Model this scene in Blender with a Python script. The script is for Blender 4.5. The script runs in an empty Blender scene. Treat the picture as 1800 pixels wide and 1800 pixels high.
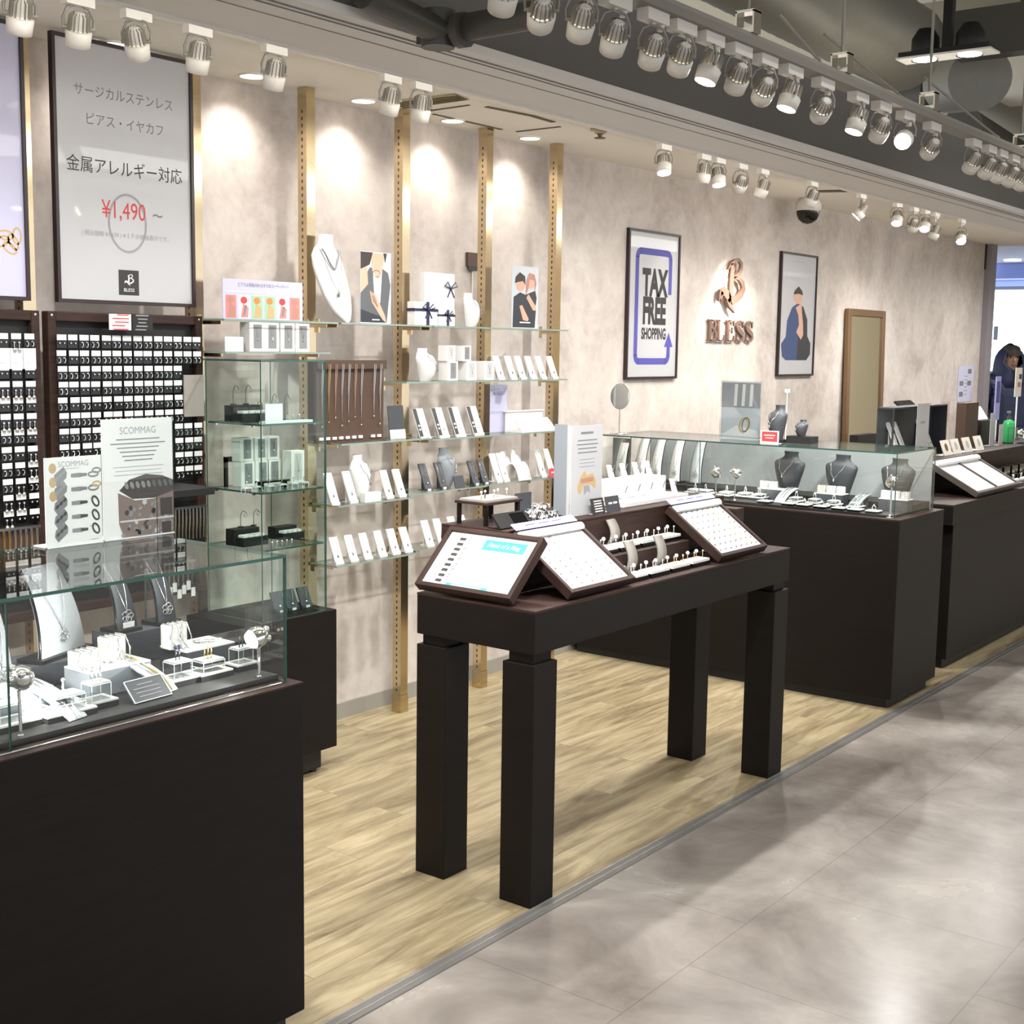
# Jewellery shop corner in a shopping mall: dark wood counters, glass showcases, wall shelves and track lights.
import bpy, bmesh, math, random
from mathutils import Matrix, Vector
random.seed(7)
PI = math.pi
S = bpy.context.scene
C = S.collection
D = bpy.data

# ------------------------------------------------------------------ camera, world, exposure
cam = D.objects.new('camera', D.cameras.new('camera'))
C.objects.link(cam)
S.camera = cam
cam.data.sensor_width = 36.0
cam.data.lens = 2304.36 / 1800 * 36.0
cam.data.clip_start = 0.05
cam.data.clip_end = 200
yaw, pit, rol = 0.6537, -0.1255, 0.0150
fw = Vector((math.cos(pit)*math.cos(yaw), math.cos(pit)*math.sin(yaw), math.sin(pit)))
rt = Vector((math.sin(yaw), -math.cos(yaw), 0))
up = rt.cross(fw)
rt2 = math.cos(rol)*rt + math.sin(rol)*up
up2 = -math.sin(rol)*rt + math.cos(rol)*up
R3 = Matrix((rt2, up2, -fw)).transposed()
cam.matrix_world = Matrix.Translation((0, 0, 1.5)) @ R3.to_4x4()
S.view_settings.view_transform = 'Standard'
S.view_settings.look = 'None'
S.view_settings.gamma = 1.0
S.view_settings.use_curve_mapping = False
S.view_settings.exposure = 0.58
S.cycles.use_denoising = True
S.cycles.transparent_max_bounces = 40
S.cycles.max_bounces = 8
S.cycles.glossy_bounces = 4
S.cycles.sample_clamp_indirect = 6.0
S.cycles.caustics_reflective = False
S.cycles.caustics_refractive = False
wd = D.worlds.new('world'); S.world = wd; wd.use_nodes = True
wd.node_tree.nodes['Background'].inputs[0].default_value = (0.93, 0.96, 1.0, 1)
wd.node_tree.nodes['Background'].inputs[1].default_value = 1.15
E_DOWN, E_ROW, E_TRACK, E_MALL = 9.0, 84.0, 46.0, 62.0     # lamp powers (W)

# ------------------------------------------------------------------ materials
def new_mat(name):
    m = D.materials.new(name); m.use_nodes = True
    nt = m.node_tree
    return m, nt, nt.nodes['Principled BSDF']
def rgb(h):
    h = h.lstrip('#'); c = [int(h[i:i+2], 16)/255 for i in (0, 2, 4)]
    return tuple(((x/12.92) if x <= 0.04045 else ((x+0.055)/1.055)**2.4) for x in c) + (1,)
def mat(name, col, rough=0.5, metal=0.0, coat=0.0, emit=0.0, ecol=None, noise=0.0, nscale=30, bump=0.0):
    m, nt, b = new_mat(name)
    c = rgb(col) if isinstance(col, str) else col
    b.inputs['Base Color'].default_value = c
    b.inputs['Roughness'].default_value = rough
    b.inputs['Metallic'].default_value = metal
    b.inputs['Coat Weight'].default_value = coat
    b.inputs['Coat Roughness'].default_value = 0.03
    if emit:
        b.inputs['Emission Color'].default_value = rgb(ecol) if ecol else c
        b.inputs['Emission Strength'].default_value = emit
    if noise or bump:
        tc = nt.nodes.new('ShaderNodeTexCoord'); n = nt.nodes.new('ShaderNodeTexNoise')
        n.inputs['Scale'].default_value = nscale; n.inputs['Detail'].default_value = 5
        nt.links.new(tc.outputs['Object'], n.inputs['Vector'])
        if noise:
            mx = nt.nodes.new('ShaderNodeMix'); mx.data_type = 'RGBA'
            mx.inputs[6].default_value = tuple(x*(1-noise) for x in c[:3]) + (1,)
            mx.inputs[7].default_value = tuple(min(1, x*(1+noise)) for x in c[:3]) + (1,)
            nt.links.new(n.outputs['Fac'], mx.inputs[0]); nt.links.new(mx.outputs[2], b.inputs['Base Color'])
        if bump:
            bp = nt.nodes.new('ShaderNodeBump'); bp.inputs['Strength'].default_value = bump; bp.inputs['Distance'].default_value = 0.002
            nt.links.new(n.outputs['Fac'], bp.inputs['Height']); nt.links.new(bp.outputs[0], b.inputs['Normal'])
    return m
def glass_mat(name, tint, refl=1.0, rough=0.0):
    m, nt, b = new_mat(name); nt.nodes.remove(b)
    o = nt.nodes['Material Output']
    t = nt.nodes.new('ShaderNodeBsdfTransparent'); t.inputs[0].default_value = tint + (1,)
    g = nt.nodes.new('ShaderNodeBsdfGlossy'); g.inputs['Roughness'].default_value = rough
    f = nt.nodes.new('ShaderNodeFresnel'); ge = nt.nodes.new('ShaderNodeNewGeometry')
    io = nt.nodes.new('ShaderNodeMapRange'); io.inputs[3].default_value = 1.45; io.inputs[4].default_value = 1/1.45   # same reflectance from either face of the sheet
    nt.links.new(ge.outputs['Backfacing'], io.inputs[0]); nt.links.new(io.outputs[0], f.inputs[0])
    mu = nt.nodes.new('ShaderNodeMath'); mu.operation = 'MULTIPLY'; mu.inputs[1].default_value = refl
    mx = nt.nodes.new('ShaderNodeMixShader')
    nt.links.new(f.outputs[0], mu.inputs[0]); nt.links.new(mu.outputs[0], mx.inputs[0])
    nt.links.new(t.outputs[0], mx.inputs[1]); nt.links.new(g.outputs[0], mx.inputs[2]); nt.links.new(mx.outputs[0], o.inputs[0])
    return m
def ramp(nt, fac, stops):
    r = nt.nodes.new('ShaderNodeValToRGB')
    els = r.color_ramp.elements
    while len(els) < len(stops): els.new(0.5)
    for e, (p, c) in zip(els, stops): e.position = p; e.color = rgb(c) if isinstance(c, str) else c
    nt.links.new(fac, r.inputs[0]); return r.outputs[0]
def plaster(name, lo, mid, hi):
    m, nt, b = new_mat(name)
    tc = nt.nodes.new('ShaderNodeTexCoord')
    n1 = nt.nodes.new('ShaderNodeTexNoise'); n1.inputs['Scale'].default_value = 3.2; n1.inputs['Detail'].default_value = 9; n1.inputs['Roughness'].default_value = 0.62; n1.inputs['Distortion'].default_value = 0.6
    n2 = nt.nodes.new('ShaderNodeTexNoise'); n2.inputs['Scale'].default_value = 26; n2.inputs['Detail'].default_value = 6
    ma = nt.nodes.new('ShaderNodeMath'); ma.operation = 'MULTIPLY_ADD'; ma.inputs[1].default_value = 0.35
    mp = nt.nodes.new('ShaderNodeMapping'); mp.inputs['Scale'].default_value = (1.0, 1, 0.9)
    nt.links.new(tc.outputs['Object'], mp.inputs[0]); nt.links.new(mp.outputs[0], n1.inputs['Vector']); nt.links.new(tc.outputs['Object'], n2.inputs['Vector'])
    nt.links.new(n2.outputs['Fac'], ma.inputs[0]); nt.links.new(n1.outputs['Fac'], ma.inputs[2])
    nt.links.new(ramp(nt, ma.outputs[0], [(0.48, lo), (0.66, mid), (0.86, hi)]), b.inputs['Base Color'])
    b.inputs['Roughness'].default_value = 0.75
    bp = nt.nodes.new('ShaderNodeBump'); bp.inputs['Strength'].default_value = 0.12; bp.inputs['Distance'].default_value = 0.004
    nt.links.new(ma.outputs[0], bp.inputs['Height']); nt.links.new(bp.outputs[0], b.inputs['Normal'])
    return m
def wood_floor():
    m, nt, b = new_mat('oak plank floor')
    tc = nt.nodes.new('ShaderNodeTexCoord')
    br = nt.nodes.new('ShaderNodeTexBrick')
    br.inputs['Scale'].default_value = 1.0; br.inputs['Brick Width'].default_value = 0.95; br.inputs['Row Height'].default_value = 0.145
    br.inputs['Mortar Size'].default_value = 0.0012; br.inputs['Mortar Smooth'].default_value = 0.3; br.offset = 0.37
    br.inputs['Color1'].default_value = (0.3, 0.3, 0.3, 1); br.inputs['Color2'].default_value = (0.8, 0.8, 0.8, 1); br.inputs['Mortar'].default_value = (0, 0, 0, 1)
    nt.links.new(tc.outputs['Object'], br.inputs['Vector'])
    mp = nt.nodes.new('ShaderNodeMapping'); mp.inputs['Scale'].default_value = (1.6, 13, 1)
    nt.links.new(tc.outputs['Object'], mp.inputs[0])
    ad = nt.nodes.new('ShaderNodeVectorMath'); ad.operation = 'ADD'
    sc = nt.nodes.new('ShaderNodeVectorMath'); sc.operation = 'SCALE'; sc.inputs['Scale'].default_value = 7.0
    nt.links.new(br.outputs['Color'], sc.inputs[0]); nt.links.new(mp.outputs[0], ad.inputs[0]); nt.links.new(sc.outputs[0], ad.inputs[1])
    n = nt.nodes.new('ShaderNodeTexNoise'); n.inputs['Scale'].default_value = 1.5; n.inputs['Detail'].default_value = 8; n.inputs['Roughness'].default_value = 0.65; n.inputs['Distortion'].default_value = 0.8
    nt.links.new(ad.outputs[0], n.inputs['Vector'])
    col = ramp(nt, n.outputs['Fac'], [(0.25, '#5f523c'), (0.42, '#928265'), (0.58, '#b0a180'), (0.8, '#c6ba9d')])
    mx = nt.nodes.new('ShaderNodeMix'); mx.data_type = 'RGBA'; mx.blend_type = 'MULTIPLY'; mx.inputs[0].default_value = 1.0
    tone = ramp(nt, br.outputs['Color'], [(0.0, (0.42, 0.38, 0.33, 1)), (0.2, (0.80, 0.80, 0.78, 1)), (1.0, (1.0, 1.0, 1.0, 1))])
    nt.links.new(col, mx.inputs[6]); nt.links.new(tone, mx.inputs[7]); nt.links.new(mx.outputs[2], b.inputs['Base Color'])
    b.inputs['Roughness'].default_value = 0.42
    return m
def concrete_floor():
    m, nt, b = new_mat('polished concrete tile floor')
    tc = nt.nodes.new('ShaderNodeTexCoord')
    n1 = nt.nodes.new('ShaderNodeTexNoise'); n1.inputs['Scale'].default_value = 2.3; n1.inputs['Detail'].default_value = 8; n1.inputs['Roughness'].default_value = 0.6; n1.inputs['Distortion'].default_value = 0.4
    nt.links.new(tc.outputs['Object'], n1.inputs['Vector'])
    col = ramp(nt, n1.outputs['Fac'], [(0.3, '#6f6760'), (0.5, '#8f8780'), (0.68, '#aaa39b')])
    br = nt.nodes.new('ShaderNodeTexBrick'); br.offset = 0.5
    br.inputs['Scale'].default_value = 1.0; br.inputs['Brick Width'].default_value = 0.6; br.inputs['Row Height'].default_value = 0.6
    br.inputs['Mortar Size'].default_value = 0.002; br.inputs['Color1'].default_value = (0.93, 0.93, 0.93, 1); br.inputs['Color2'].default_value = (1, 1, 1, 1); br.inputs['Mortar'].default_value = (0.75, 0.73, 0.72, 1)
    nt.links.new(tc.outputs['Object'], br.inputs['Vector'])
    mx = nt.nodes.new('ShaderNodeMix'); mx.data_type = 'RGBA'; mx.blend_type = 'MULTIPLY'; mx.inputs[0].default_value = 1.0
    nt.links.new(col, mx.inputs[6]); nt.links.new(br.outputs['Color'], mx.inputs[7]); nt.links.new(mx.outputs[2], b.inputs['Base Color'])
    rr = nt.nodes.new('ShaderNodeMapRange'); rr.inputs[3].default_value = 0.16; rr.inputs[4].default_value = 0.34
    nt.links.new(n1.outputs['Fac'], rr.inputs[0]); nt.links.new(rr.outputs[0], b.inputs['Roughness'])
    return m
def dark_wood(name, a, c, rough):
    m, nt, b = new_mat(name)
    tc = nt.nodes.new('ShaderNodeTexCoord'); mp = nt.nodes.new('ShaderNodeMapping'); mp.inputs['Scale'].default_value = (3, 3, 40)
    n = nt.nodes.new('ShaderNodeTexNoise'); n.inputs['Scale'].default_value = 3; n.inputs['Detail'].default_value = 6
    nt.links.new(tc.outputs['Object'], mp.inputs[0]); nt.links.new(mp.outputs[0], n.inputs['Vector'])
    nt.links.new(ramp(nt, n.outputs['Fac'], [(0.3, a), (0.7, c)]), b.inputs['Base Color'])
    b.inputs['Roughness'].default_value = rough; b.inputs['Specular IOR Level'].default_value = 0.22
    return m
def slotted_gold():
    # polished brass upright; the wear and tone vary a little along its length
    return mat('brushed brass', (0.60, 0.48, 0.31, 1), 0.16, 1.0, noise=0.12, nscale=14)
M = {}
M['wall'] = plaster('grey beige plaster wall', '#aa9f97', '#beb4ac', '#cdc4bc')
M['wood'] = wood_floor(); M['conc'] = concrete_floor()
M['dark'] = dark_wood('dark wenge veneer', '#0e0a08', '#15100d', 0.5)
M['dark2'] = dark_wood('brown wenge edge', '#2a1d19', '#3a2924', 0.5)
M['black'] = mat('matt black board', '#141313', 0.55)
M['blackgloss'] = mat('black acrylic', '#0c0c0d', 0.12)
M['ceil'] = mat('cream ceiling paint', '#f6f2e8', 0.8)
M['soffit'] = mat('grey white painted soffit', '#e2dfdc', 0.55, noise=0.04, nscale=6)
M['fascia'] = mat('charcoal painted fascia', '#64625f', 0.6, noise=0.05, nscale=3)
M['mallceil'] = mat('taupe mall ceiling', '#aca58f', 0.8)
M['mallpanel'] = mat('pale ceiling panel', '#ece6da', 0.8)
M['duct'] = mat('galvanised duct', '#85837b', 0.5, 0.3, noise=0.1, nscale=20)
M['pipe'] = mat('dark grey pipe', '#4a4843', 0.5)
M['steel'] = mat('grey steel', '#96928a', 0.4, 0.3)
M['white'] = mat('white paint', '#e9e6e0', 0.45)
M['lampwhite'] = mat('white lamp enamel', '#dedad2', 0.4)
M['fin'] = mat('aluminium fins', '#8a857c', 0.6, 0.0)
M['lens'] = mat('lit lamp lens', '#ffffff', 0.3, emit=26.0, ecol='#fff3e0')
M['lensdim'] = mat('lit lamp lens seen low', '#ffffff', 0.3, emit=5.0, ecol='#fff3e0')
M['gold'] = slotted_gold()
M['slot'] = mat('dark slot', '#2b2014', 0.6)
M['glass'] = glass_mat('clear pane', (0.975, 0.99, 0.982))
M['gshelf'] = glass_mat('shelf glass', (0.965, 0.985, 0.975), 0.9)
M['gtint'] = glass_mat('greenish pane', (0.90, 0.955, 0.93), 0.9)
M['gedge'] = mat('green glass edge', '#2f5148', 0.15)
M['gedgel'] = mat('pale green glass edge', '#7d9085', 0.2)
M['acryl'] = glass_mat('clear acrylic', (0.93, 0.95, 0.955), 2.2, 0.03)
M['acredge'] = mat('frosted acrylic edge', '#d9dedd', 0.25)
M['mirror'] = mat('mirror silver', (0.90, 0.90, 0.85, 1), 0.02, 1.0)
M['chrome'] = mat('chrome', (0.85, 0.85, 0.86, 1), 0.06, 1.0)
M['silver'] = mat('silver jewellery', (0.80, 0.80, 0.81, 1), 0.18, 1.0)
M['goldj'] = mat('gold jewellery', (0.86, 0.62, 0.24, 1), 0.2, 1.0)
M['pinkj'] = mat('rose gold jewellery', (0.80, 0.52, 0.42, 1), 0.2, 1.0)
M['blackj'] = mat('blackened ring steel', (0.10, 0.10, 0.12, 1), 0.2, 1.0)
M['pearl'] = mat('pearl', '#f1ebe4', 0.2, coat=0.5)
M['leath'] = mat('white leatherette', '#dbd9d6', 0.5)
M['cream'] = mat('cream leatherette', '#eee7da', 0.5)
M['gleath'] = mat('grey leatherette', '#7f8489', 0.5)
M['dgleath'] = mat('charcoal leatherette', '#3c3e42', 0.5)
M['paleg'] = mat('pale grey leatherette', '#b9bec3', 0.5)
M['paper'] = mat('white printed card', '#dededd', 0.5)
M['poster'] = mat('white poster behind acrylic', '#b2b2b4', 0.4, coat=0.3)
M['lilac'] = mat('lilac poster behind acrylic', '#b6b4cc', 0.4, coat=0.3)
M['cardgrey'] = mat('grey card insert', '#7e7f80', 0.6)
M['cardpale'] = mat('pale grey card insert', '#b7b7b6', 0.6)
M['tagdrab'] = mat('drab card', '#8d8780', 0.7)
M['ink'] = mat('black ink', '#2d2b2b', 0.6)
M['inkl'] = mat('light grey ink', '#8e8e90', 0.6)
M['inkm'] = mat('mid grey ink', '#737376', 0.6)
M['red'] = mat('red ink', '#c03a3a', 0.6)
M['redcard'] = mat('red sign card', '#d0454a', 0.5)
M['blue'] = mat('violet blue ink', '#4d4b97', 0.6)
M['lav'] = mat('lavender band', '#a9a6dd', 0.5)
M['teal'] = mat('turquoise header', '#3d9fc1', 0.5)
M['navy'] = mat('navy ribbon', '#23254a', 0.6)
M['skin'] = mat('printed skin tone', '#c79d86', 0.6)
M['skin2'] = mat('printed deep skin tone', '#a9776a', 0.6)
M['hair'] = mat('printed dark hair', '#332a28', 0.6)
M['jacket'] = mat('printed grey jacket', '#55575a', 0.6)
M['denim'] = mat('printed blue denim', '#38486e', 0.6)
M['dcloth'] = mat('printed dark cloth', '#2f3036', 0.6)
M['psky'] = mat('printed pale grey', '#b9bfc4', 0.6)
M['orange'] = mat('printed orange', '#d97b45', 0.6)
M['pgreen'] = mat('printed green', '#8dbb93', 0.6)
M['ppink'] = mat('printed rose', '#c07d78', 0.6)
M['amber'] = mat('printed amber', '#b59a6d', 0.6)
M['bronze'] = mat('bronze sign metal', '#735a4e', 0.6, 0.1)
M['brownp'] = mat('printed grey brown', '#75645d', 0.6)
M['beam'] = mat('grey track beam', '#7d7971', 0.5)
M['tframe'] = mat('grey brown tray frame', '#4d4440', 0.5)
M['endpost'] = mat('grey lilac end post', '#8d868b', 0.6)
M['faint'] = mat('faint pinkish paper', '#b5a299', 0.7)
M['backgrey'] = mat('grey showcase back', '#9b9fa0', 0.5)
M['oxid'] = mat('oxidised silver', (0.30, 0.30, 0.32, 1), 0.35, 0.8)
M['cab'] = mat('beige mall wall', '#b9ad93', 0.8)
M['halo'] = mat('halo light strip', '#ffffff', 0.4, emit=9.0, ecol='#ffe2c4')
M['frame'] = mat('dark brown frame', '#2a1d1d', 0.4)
M['brframe'] = mat('bronze mirror frame', '#7d6247', 0.35, 0.5)
M['nboard'] = mat('brown necklace board', '#4a372b', 0.6)
M['strip'] = mat('grey steel floor strip', '#7f7d7a', 0.3, 0.3)
M['stripl'] = mat('light steel line', '#b4b3b0', 0.25, 0.6)
M['green'] = mat('green liquid', '#37a45d', 0.25)
M['coat'] = mat('navy quilted nylon', '#1a2342', 0.5, noise=0.25, nscale=8)
M['trouser'] = mat('black cloth', '#141417', 0.8)
M['face'] = mat('skin', '#b48d79', 0.55)
M['shoe'] = mat('black shoe', '#101010', 0.4)
M['base'] = mat('grey baseboard', '#8f8a82', 0.55)
M['lit'] = mat('lit white shopfront', '#ffffff', 0.5, emit=2.4, ecol='#f2f6ff')
M['litblue'] = mat('blue shopfront with added glow', '#7f8fc4', 0.6, emit=0.25, ecol='#7f92d8')  # weak glow in the material stands in for the mall's blue light
M['bluewall'] = mat('blue grey shopfront', '#8a97bd', 0.6)
M['vent'] = mat('dark vent slot', '#5d5238', 0.7)
M['cassette'] = mat('cassette grille', '#b1a88c', 0.7)
M['dome'] = mat('smoked dome', '#1c1512', 0.1)

# ------------------------------------------------------------------ mesh helpers
class MB:
    def __init__(s): s.v = []; s.f = []; s.m = []; s.s = []
    def add(s, vs, fs, m=0, sm=False, T=None):
        o = len(s.v)
        s.v += [tuple(T @ Vector(p)) if T else tuple(p) for p in vs]
        for f in fs: s.f.append([o+i for i in f]); s.m.append(m); s.s.append(sm)
        return s
    def bx(s, x0, x1, y0, y1, z0, z1, m=0, T=None, fm=None):
        vs = [(x0,y0,z0),(x1,y0,z0),(x1,y1,z0),(x0,y1,z0),(x0,y0,z1),(x1,y0,z1),(x1,y1,z1),(x0,y1,z1)]
        fs = [(0,3,2,1),(4,5,6,7),(0,1,5,4),(1,2,6,5),(2,3,7,6),(3,0,4,7)]   # bottom top -y +x +y -x
        o = len(s.v); s.v += [tuple(T @ Vector(p)) if T else p for p in vs]
        for i, f in enumerate(fs): s.f.append([o+k for k in f]); s.m.append((fm or {}).get(i, m)); s.s.append(False)
        return s
    def box(s, c, d, m=0, T=None): return s.bx(c[0]-d[0]/2, c[0]+d[0]/2, c[1]-d[1]/2, c[1]+d[1]/2, c[2]-d[2]/2, c[2]+d[2]/2, m, T)
    def loft(s, rings, m=0, sm=True, T=None, cap=True, closed=True):
        n = len(rings[0]); vs = [p for r in rings for p in r]; fs = []
        for i in range(len(rings)-1):
            for j in range(n if closed else n-1):
                a, b = i*n+j, i*n+(j+1) % n
                fs.append((a, b, b+n, a+n))
        s.add(vs, fs, m, sm, T)
        if cap and closed:
            s.add(rings[0], [tuple(range(n))[::-1]], m, False, T); s.add(rings[-1], [tuple(range(n))], m, False, T)
        return s
    def lathe(s, prof, n=16, m=0, T=None, sm=True, cap=True):
        return s.loft([[(r*math.cos(2*PI*k/n), r*math.sin(2*PI*k/n), z) for k in range(n)] for r, z in prof], m, sm, T, cap)
    def cyl(s, p0, p1, r, n=10, m=0, r1=None, T=None):
        return s.tube([p0, p1], r, n, m, T=T, r1=r1)
    def tube(s, pts, r, n=6, m=0, closed=False, T=None, r1=None, rs=None):
        pts = [Vector(p) for p in pts]; k = len(pts); rings = []
        ref = None
        for i, p in enumerate(pts):
            a = pts[(i-1) % k] if (closed or i > 0) else p; b = pts[(i+1) % k] if (closed or i < k-1) else p
            t = (b-a).normalized() if (b-a).length > 1e-9 else Vector((0,0,1))
            if ref is None: ref = Vector((0,0,1)) if abs(t.z) < 0.9 else Vector((1,0,0))
            u = (ref - t*ref.dot(t)); u = u.normalized() if u.length > 1e-6 else t.orthogonal().normalized(); ref = u
            w = t.cross(u); rr = rs[i] if rs else (r if r1 is None else r + (r1-r)*i/max(1, k-1))
            rings.append([tuple(p + rr*(math.cos(2*PI*j/n)*u + math.sin(2*PI*j/n)*w)) for j in range(n)])
        if closed: rings.append(rings[0])
        return s.loft(rings, m, True, T, cap=not closed)
    def sph(s, c, r, n=10, m=0, T=None, sq=(1,1,1)):
        k = max(4, n//2)
        rings = [[(c[0]+r*sq[0]*math.sin(PI*i/k)*math.cos(2*PI*j/n), c[1]+r*sq[1]*math.sin(PI*i/k)*math.sin(2*PI*j/n), c[2]-r*sq[2]*math.cos(PI*i/k)) for j in range(n)] for i in range(1, k)]
        vs = [p for q in rings for p in q]; fs = []
        for i in range(len(rings)-1):
            for j in range(n): a, b = i*n+j, i*n+(j+1) % n; fs.append((a, b, b+n, a+n))
        o = len(vs); vs += [(c[0], c[1], c[2]-r*sq[2]), (c[0], c[1], c[2]+r*sq[2])]; L = (len(rings)-1)*n
        for j in range(n): fs.append((o, (j+1) % n, j)); fs.append((o+1, L+j, L+(j+1) % n))
        return s.add(vs, fs, m, True, T)
    def prism(s, poly, z0, z1, m=0, T=None, side=None):
        n = len(poly)
        a = sum(poly[i][0]*poly[(i+1) % n][1]-poly[(i+1) % n][0]*poly[i][1] for i in range(n))
        if a < 0: poly = poly[::-1]
        vs = [(x, y, z0) for x, y in poly] + [(x, y, z1) for x, y in poly]
        s.add(vs, [tuple(range(n, 2*n))], m, False, T); s.add(vs, [tuple(range(n))[::-1]], m, False, T)
        s.add(vs, [(i, (i+1) % n, (i+1) % n+n, i+n) for i in range(n)], m if side is None else side, False, T)
        return s
    def flat(s, poly, d, m=0, T=None):          # a printed shape lying at height d on a sheet
        n = len(poly)
        a = sum(poly[i][0]*poly[(i+1) % n][1]-poly[(i+1) % n][0]*poly[i][1] for i in range(n))
        if a < 0: poly = poly[::-1]
        return s.add([(x, y, d) for x, y in poly], [tuple(range(n))], m, False, T)
    def rect(s, u0, u1, v0, v1, d, m=0, T=None): return s.flat([(u0,v0),(u1,v0),(u1,v1),(u0,v1)], d, m, T)
    def oval(s, u, v, a, b, d, m=0, T=None, n=20, rot=0):
        c, q = math.cos(rot), math.sin(rot)
        return s.flat([(u+a*math.cos(2*PI*k/n)*c-b*math.sin(2*PI*k/n)*q, v+a*math.cos(2*PI*k/n)*q+b*math.sin(2*PI*k/n)*c) for k in range(n)], d, m, T)
    def ovring(s, u, v, a, b, w, d, m=0, T=None, n=28, rot=0):
        c, q = math.cos(rot), math.sin(rot); vs = []
        for k in range(n):
            for e in (0, w):
                x, y = (a-e)*math.cos(2*PI*k/n), (b-e)*math.sin(2*PI*k/n); vs.append((u+x*c-y*q, v+x*q+y*c, d))
        return s.add(vs, [(2*k, (2*k+2) % (2*n), (2*k+3) % (2*n), 2*k+1) for k in range(n)], m, False, T)
    def ribbon(s, pts, ws, z0, z1, m=0, T=None):  # stroke of varying width, extruded
        P = [Vector((a, b)) for a, b in pts]; L = []; Rr = []
        for i, p in enumerate(P):
            t = (P[min(i+1, len(P)-1)]-P[max(i-1, 0)]).normalized(); nn = Vector((-t.y, t.x))*ws[i]/2
            L.append(p+nn); Rr.append(p-nn)
        for i in range(len(P)-1):
            q = [L[i], Rr[i], Rr[i+1], L[i+1]]
            if z1 == z0: s.flat([tuple(x) for x in q], z0, m, T)
            else: s.prism([tuple(x) for x in q], z0, z1, m, T)
        return s
    def text(s, txt, size, T, m=0, align='CENTER', sx=1.0, ext=0.0, off=0.0):
        cu = D.curves.new('text', 'FONT'); cu.body = txt; cu.size = size; cu.align_x = align; cu.align_y = 'CENTER'; cu.extrude = ext; cu.offset = off; cu.resolution_u = 3
        o = D.objects.new('text', cu); C.objects.link(o)
        me = D.meshes.new_from_object(o.evaluated_get(bpy.context.evaluated_depsgraph_get()))
        X = T @ Matrix.Diagonal((sx, 1, 1, 1))
        s.add([v.co for v in me.vertices], [tuple(p.vertices) for p in me.polygons], m, False, X)
        D.objects.remove(o); D.curves.remove(cu); D.meshes.remove(me)
        return s
    def build(s, name, mats, parent=None, loc=None, bev=0.0, root=None, rot=None):
        """One mesh object. Without a parent the vertices are world points and the origin goes to the foot of the shape;
        with root=point the vertices are world points taken relative to that point."""
        vs = s.v
        if parent is None and loc is None:
            xs, ys, zs = zip(*vs); o = Vector(((min(xs)+max(xs))/2, (min(ys)+max(ys))/2, min(zs))); vs = [tuple(Vector(p)-o) for p in vs]; loc = o
        elif root is not None: vs = [tuple(Vector(p)-Vector(root)) for p in vs]
        me = D.meshes.new(name); me.from_pydata(vs, [], s.f)
        mats = mats if isinstance(mats, (list, tuple)) else [mats]
        for q in mats: me.materials.append(M[q] if isinstance(q, str) else q)
        me.polygons.foreach_set('material_index', s.m); me.polygons.foreach_set('use_smooth', s.s)
        me.validate(clean_customdata=False); me.update()
        ob = D.objects.new(name, me); C.objects.link(ob)
        if parent is not None: ob.parent = parent
        if loc is not None: ob.location = loc
        if rot is not None: ob.rotation_euler = rot
        if bev:
            b = ob.modifiers.new('bevel', 'BEVEL'); b.width = bev; b.segments = 2; b.limit_method = 'ANGLE'; b.angle_limit = 0.6
        return ob
def tag(o, label, cat, group=None):
    o['label'] = label; o['category'] = cat
    if group: o['group'] = group
    return o
def struct(o): o['kind'] = 'structure'; return o
def thing(name, label, cat, loc=(0,0,0), rz=0.0, group=None):
    o = D.objects.new(name, None); C.objects.link(o); o.empty_display_size = 0.05
    o.location = loc; o.rotation_euler = (0, 0, rz)
    return tag(o, label, cat, group)
def dup(root, loc, rz=0.0, label=None, group=None, scale=None):
    r = root.copy(); C.objects.link(r); r.location = loc; r.rotation_euler = (0, 0, rz)
    if scale: r.scale = (scale,)*3
    if label: r['label'] = label
    if group: r['group'] = group
    kids = [o for o in D.objects if o.parent == root]
    for ch in kids:
        c = ch.copy(); C.objects.link(c); c.parent = r
        for g in [o for o in D.objects if o.parent == ch]:
            d = g.copy(); C.objects.link(d); d.parent = c
    return r
ORD = 'first second third fourth fifth sixth seventh eighth ninth tenth eleventh twelfth thirteenth fourteenth fifteenth sixteenth seventeenth eighteenth nineteenth twentieth twenty-first twenty-second'.split()
RX = Matrix.Rotation(PI/2, 4, 'X')              # local x,y,z -> world X,Z,-Y : a sheet facing the aisle
RLEFT = Matrix(((0,0,-1,0),(-1,0,0,0),(0,1,0,0),(0,0,0,1)))   # local x -> -Y, y -> Z, z -> -X : a sheet facing the near side
def at(p, R=None): return Matrix.Translation(p) @ (R if R is not None else Matrix())
def rotz(a): return Matrix.Rotation(a, 4, 'Z')
def rotx(a): return Matrix.Rotation(a, 4, 'X')
def pane(x0, x1, y0, y1, z0, z1, thin, mb=None):   # glass sheet: faces across the thin axis are glass, the rest are green edges
    mb = mb or MB(); big = {'x': (3, 5), 'y': (2, 4), 'z': (0, 1)}[thin]
    return mb.bx(x0, x1, y0, y1, z0, z1, 1, fm={i: 0 for i in big})

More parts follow.
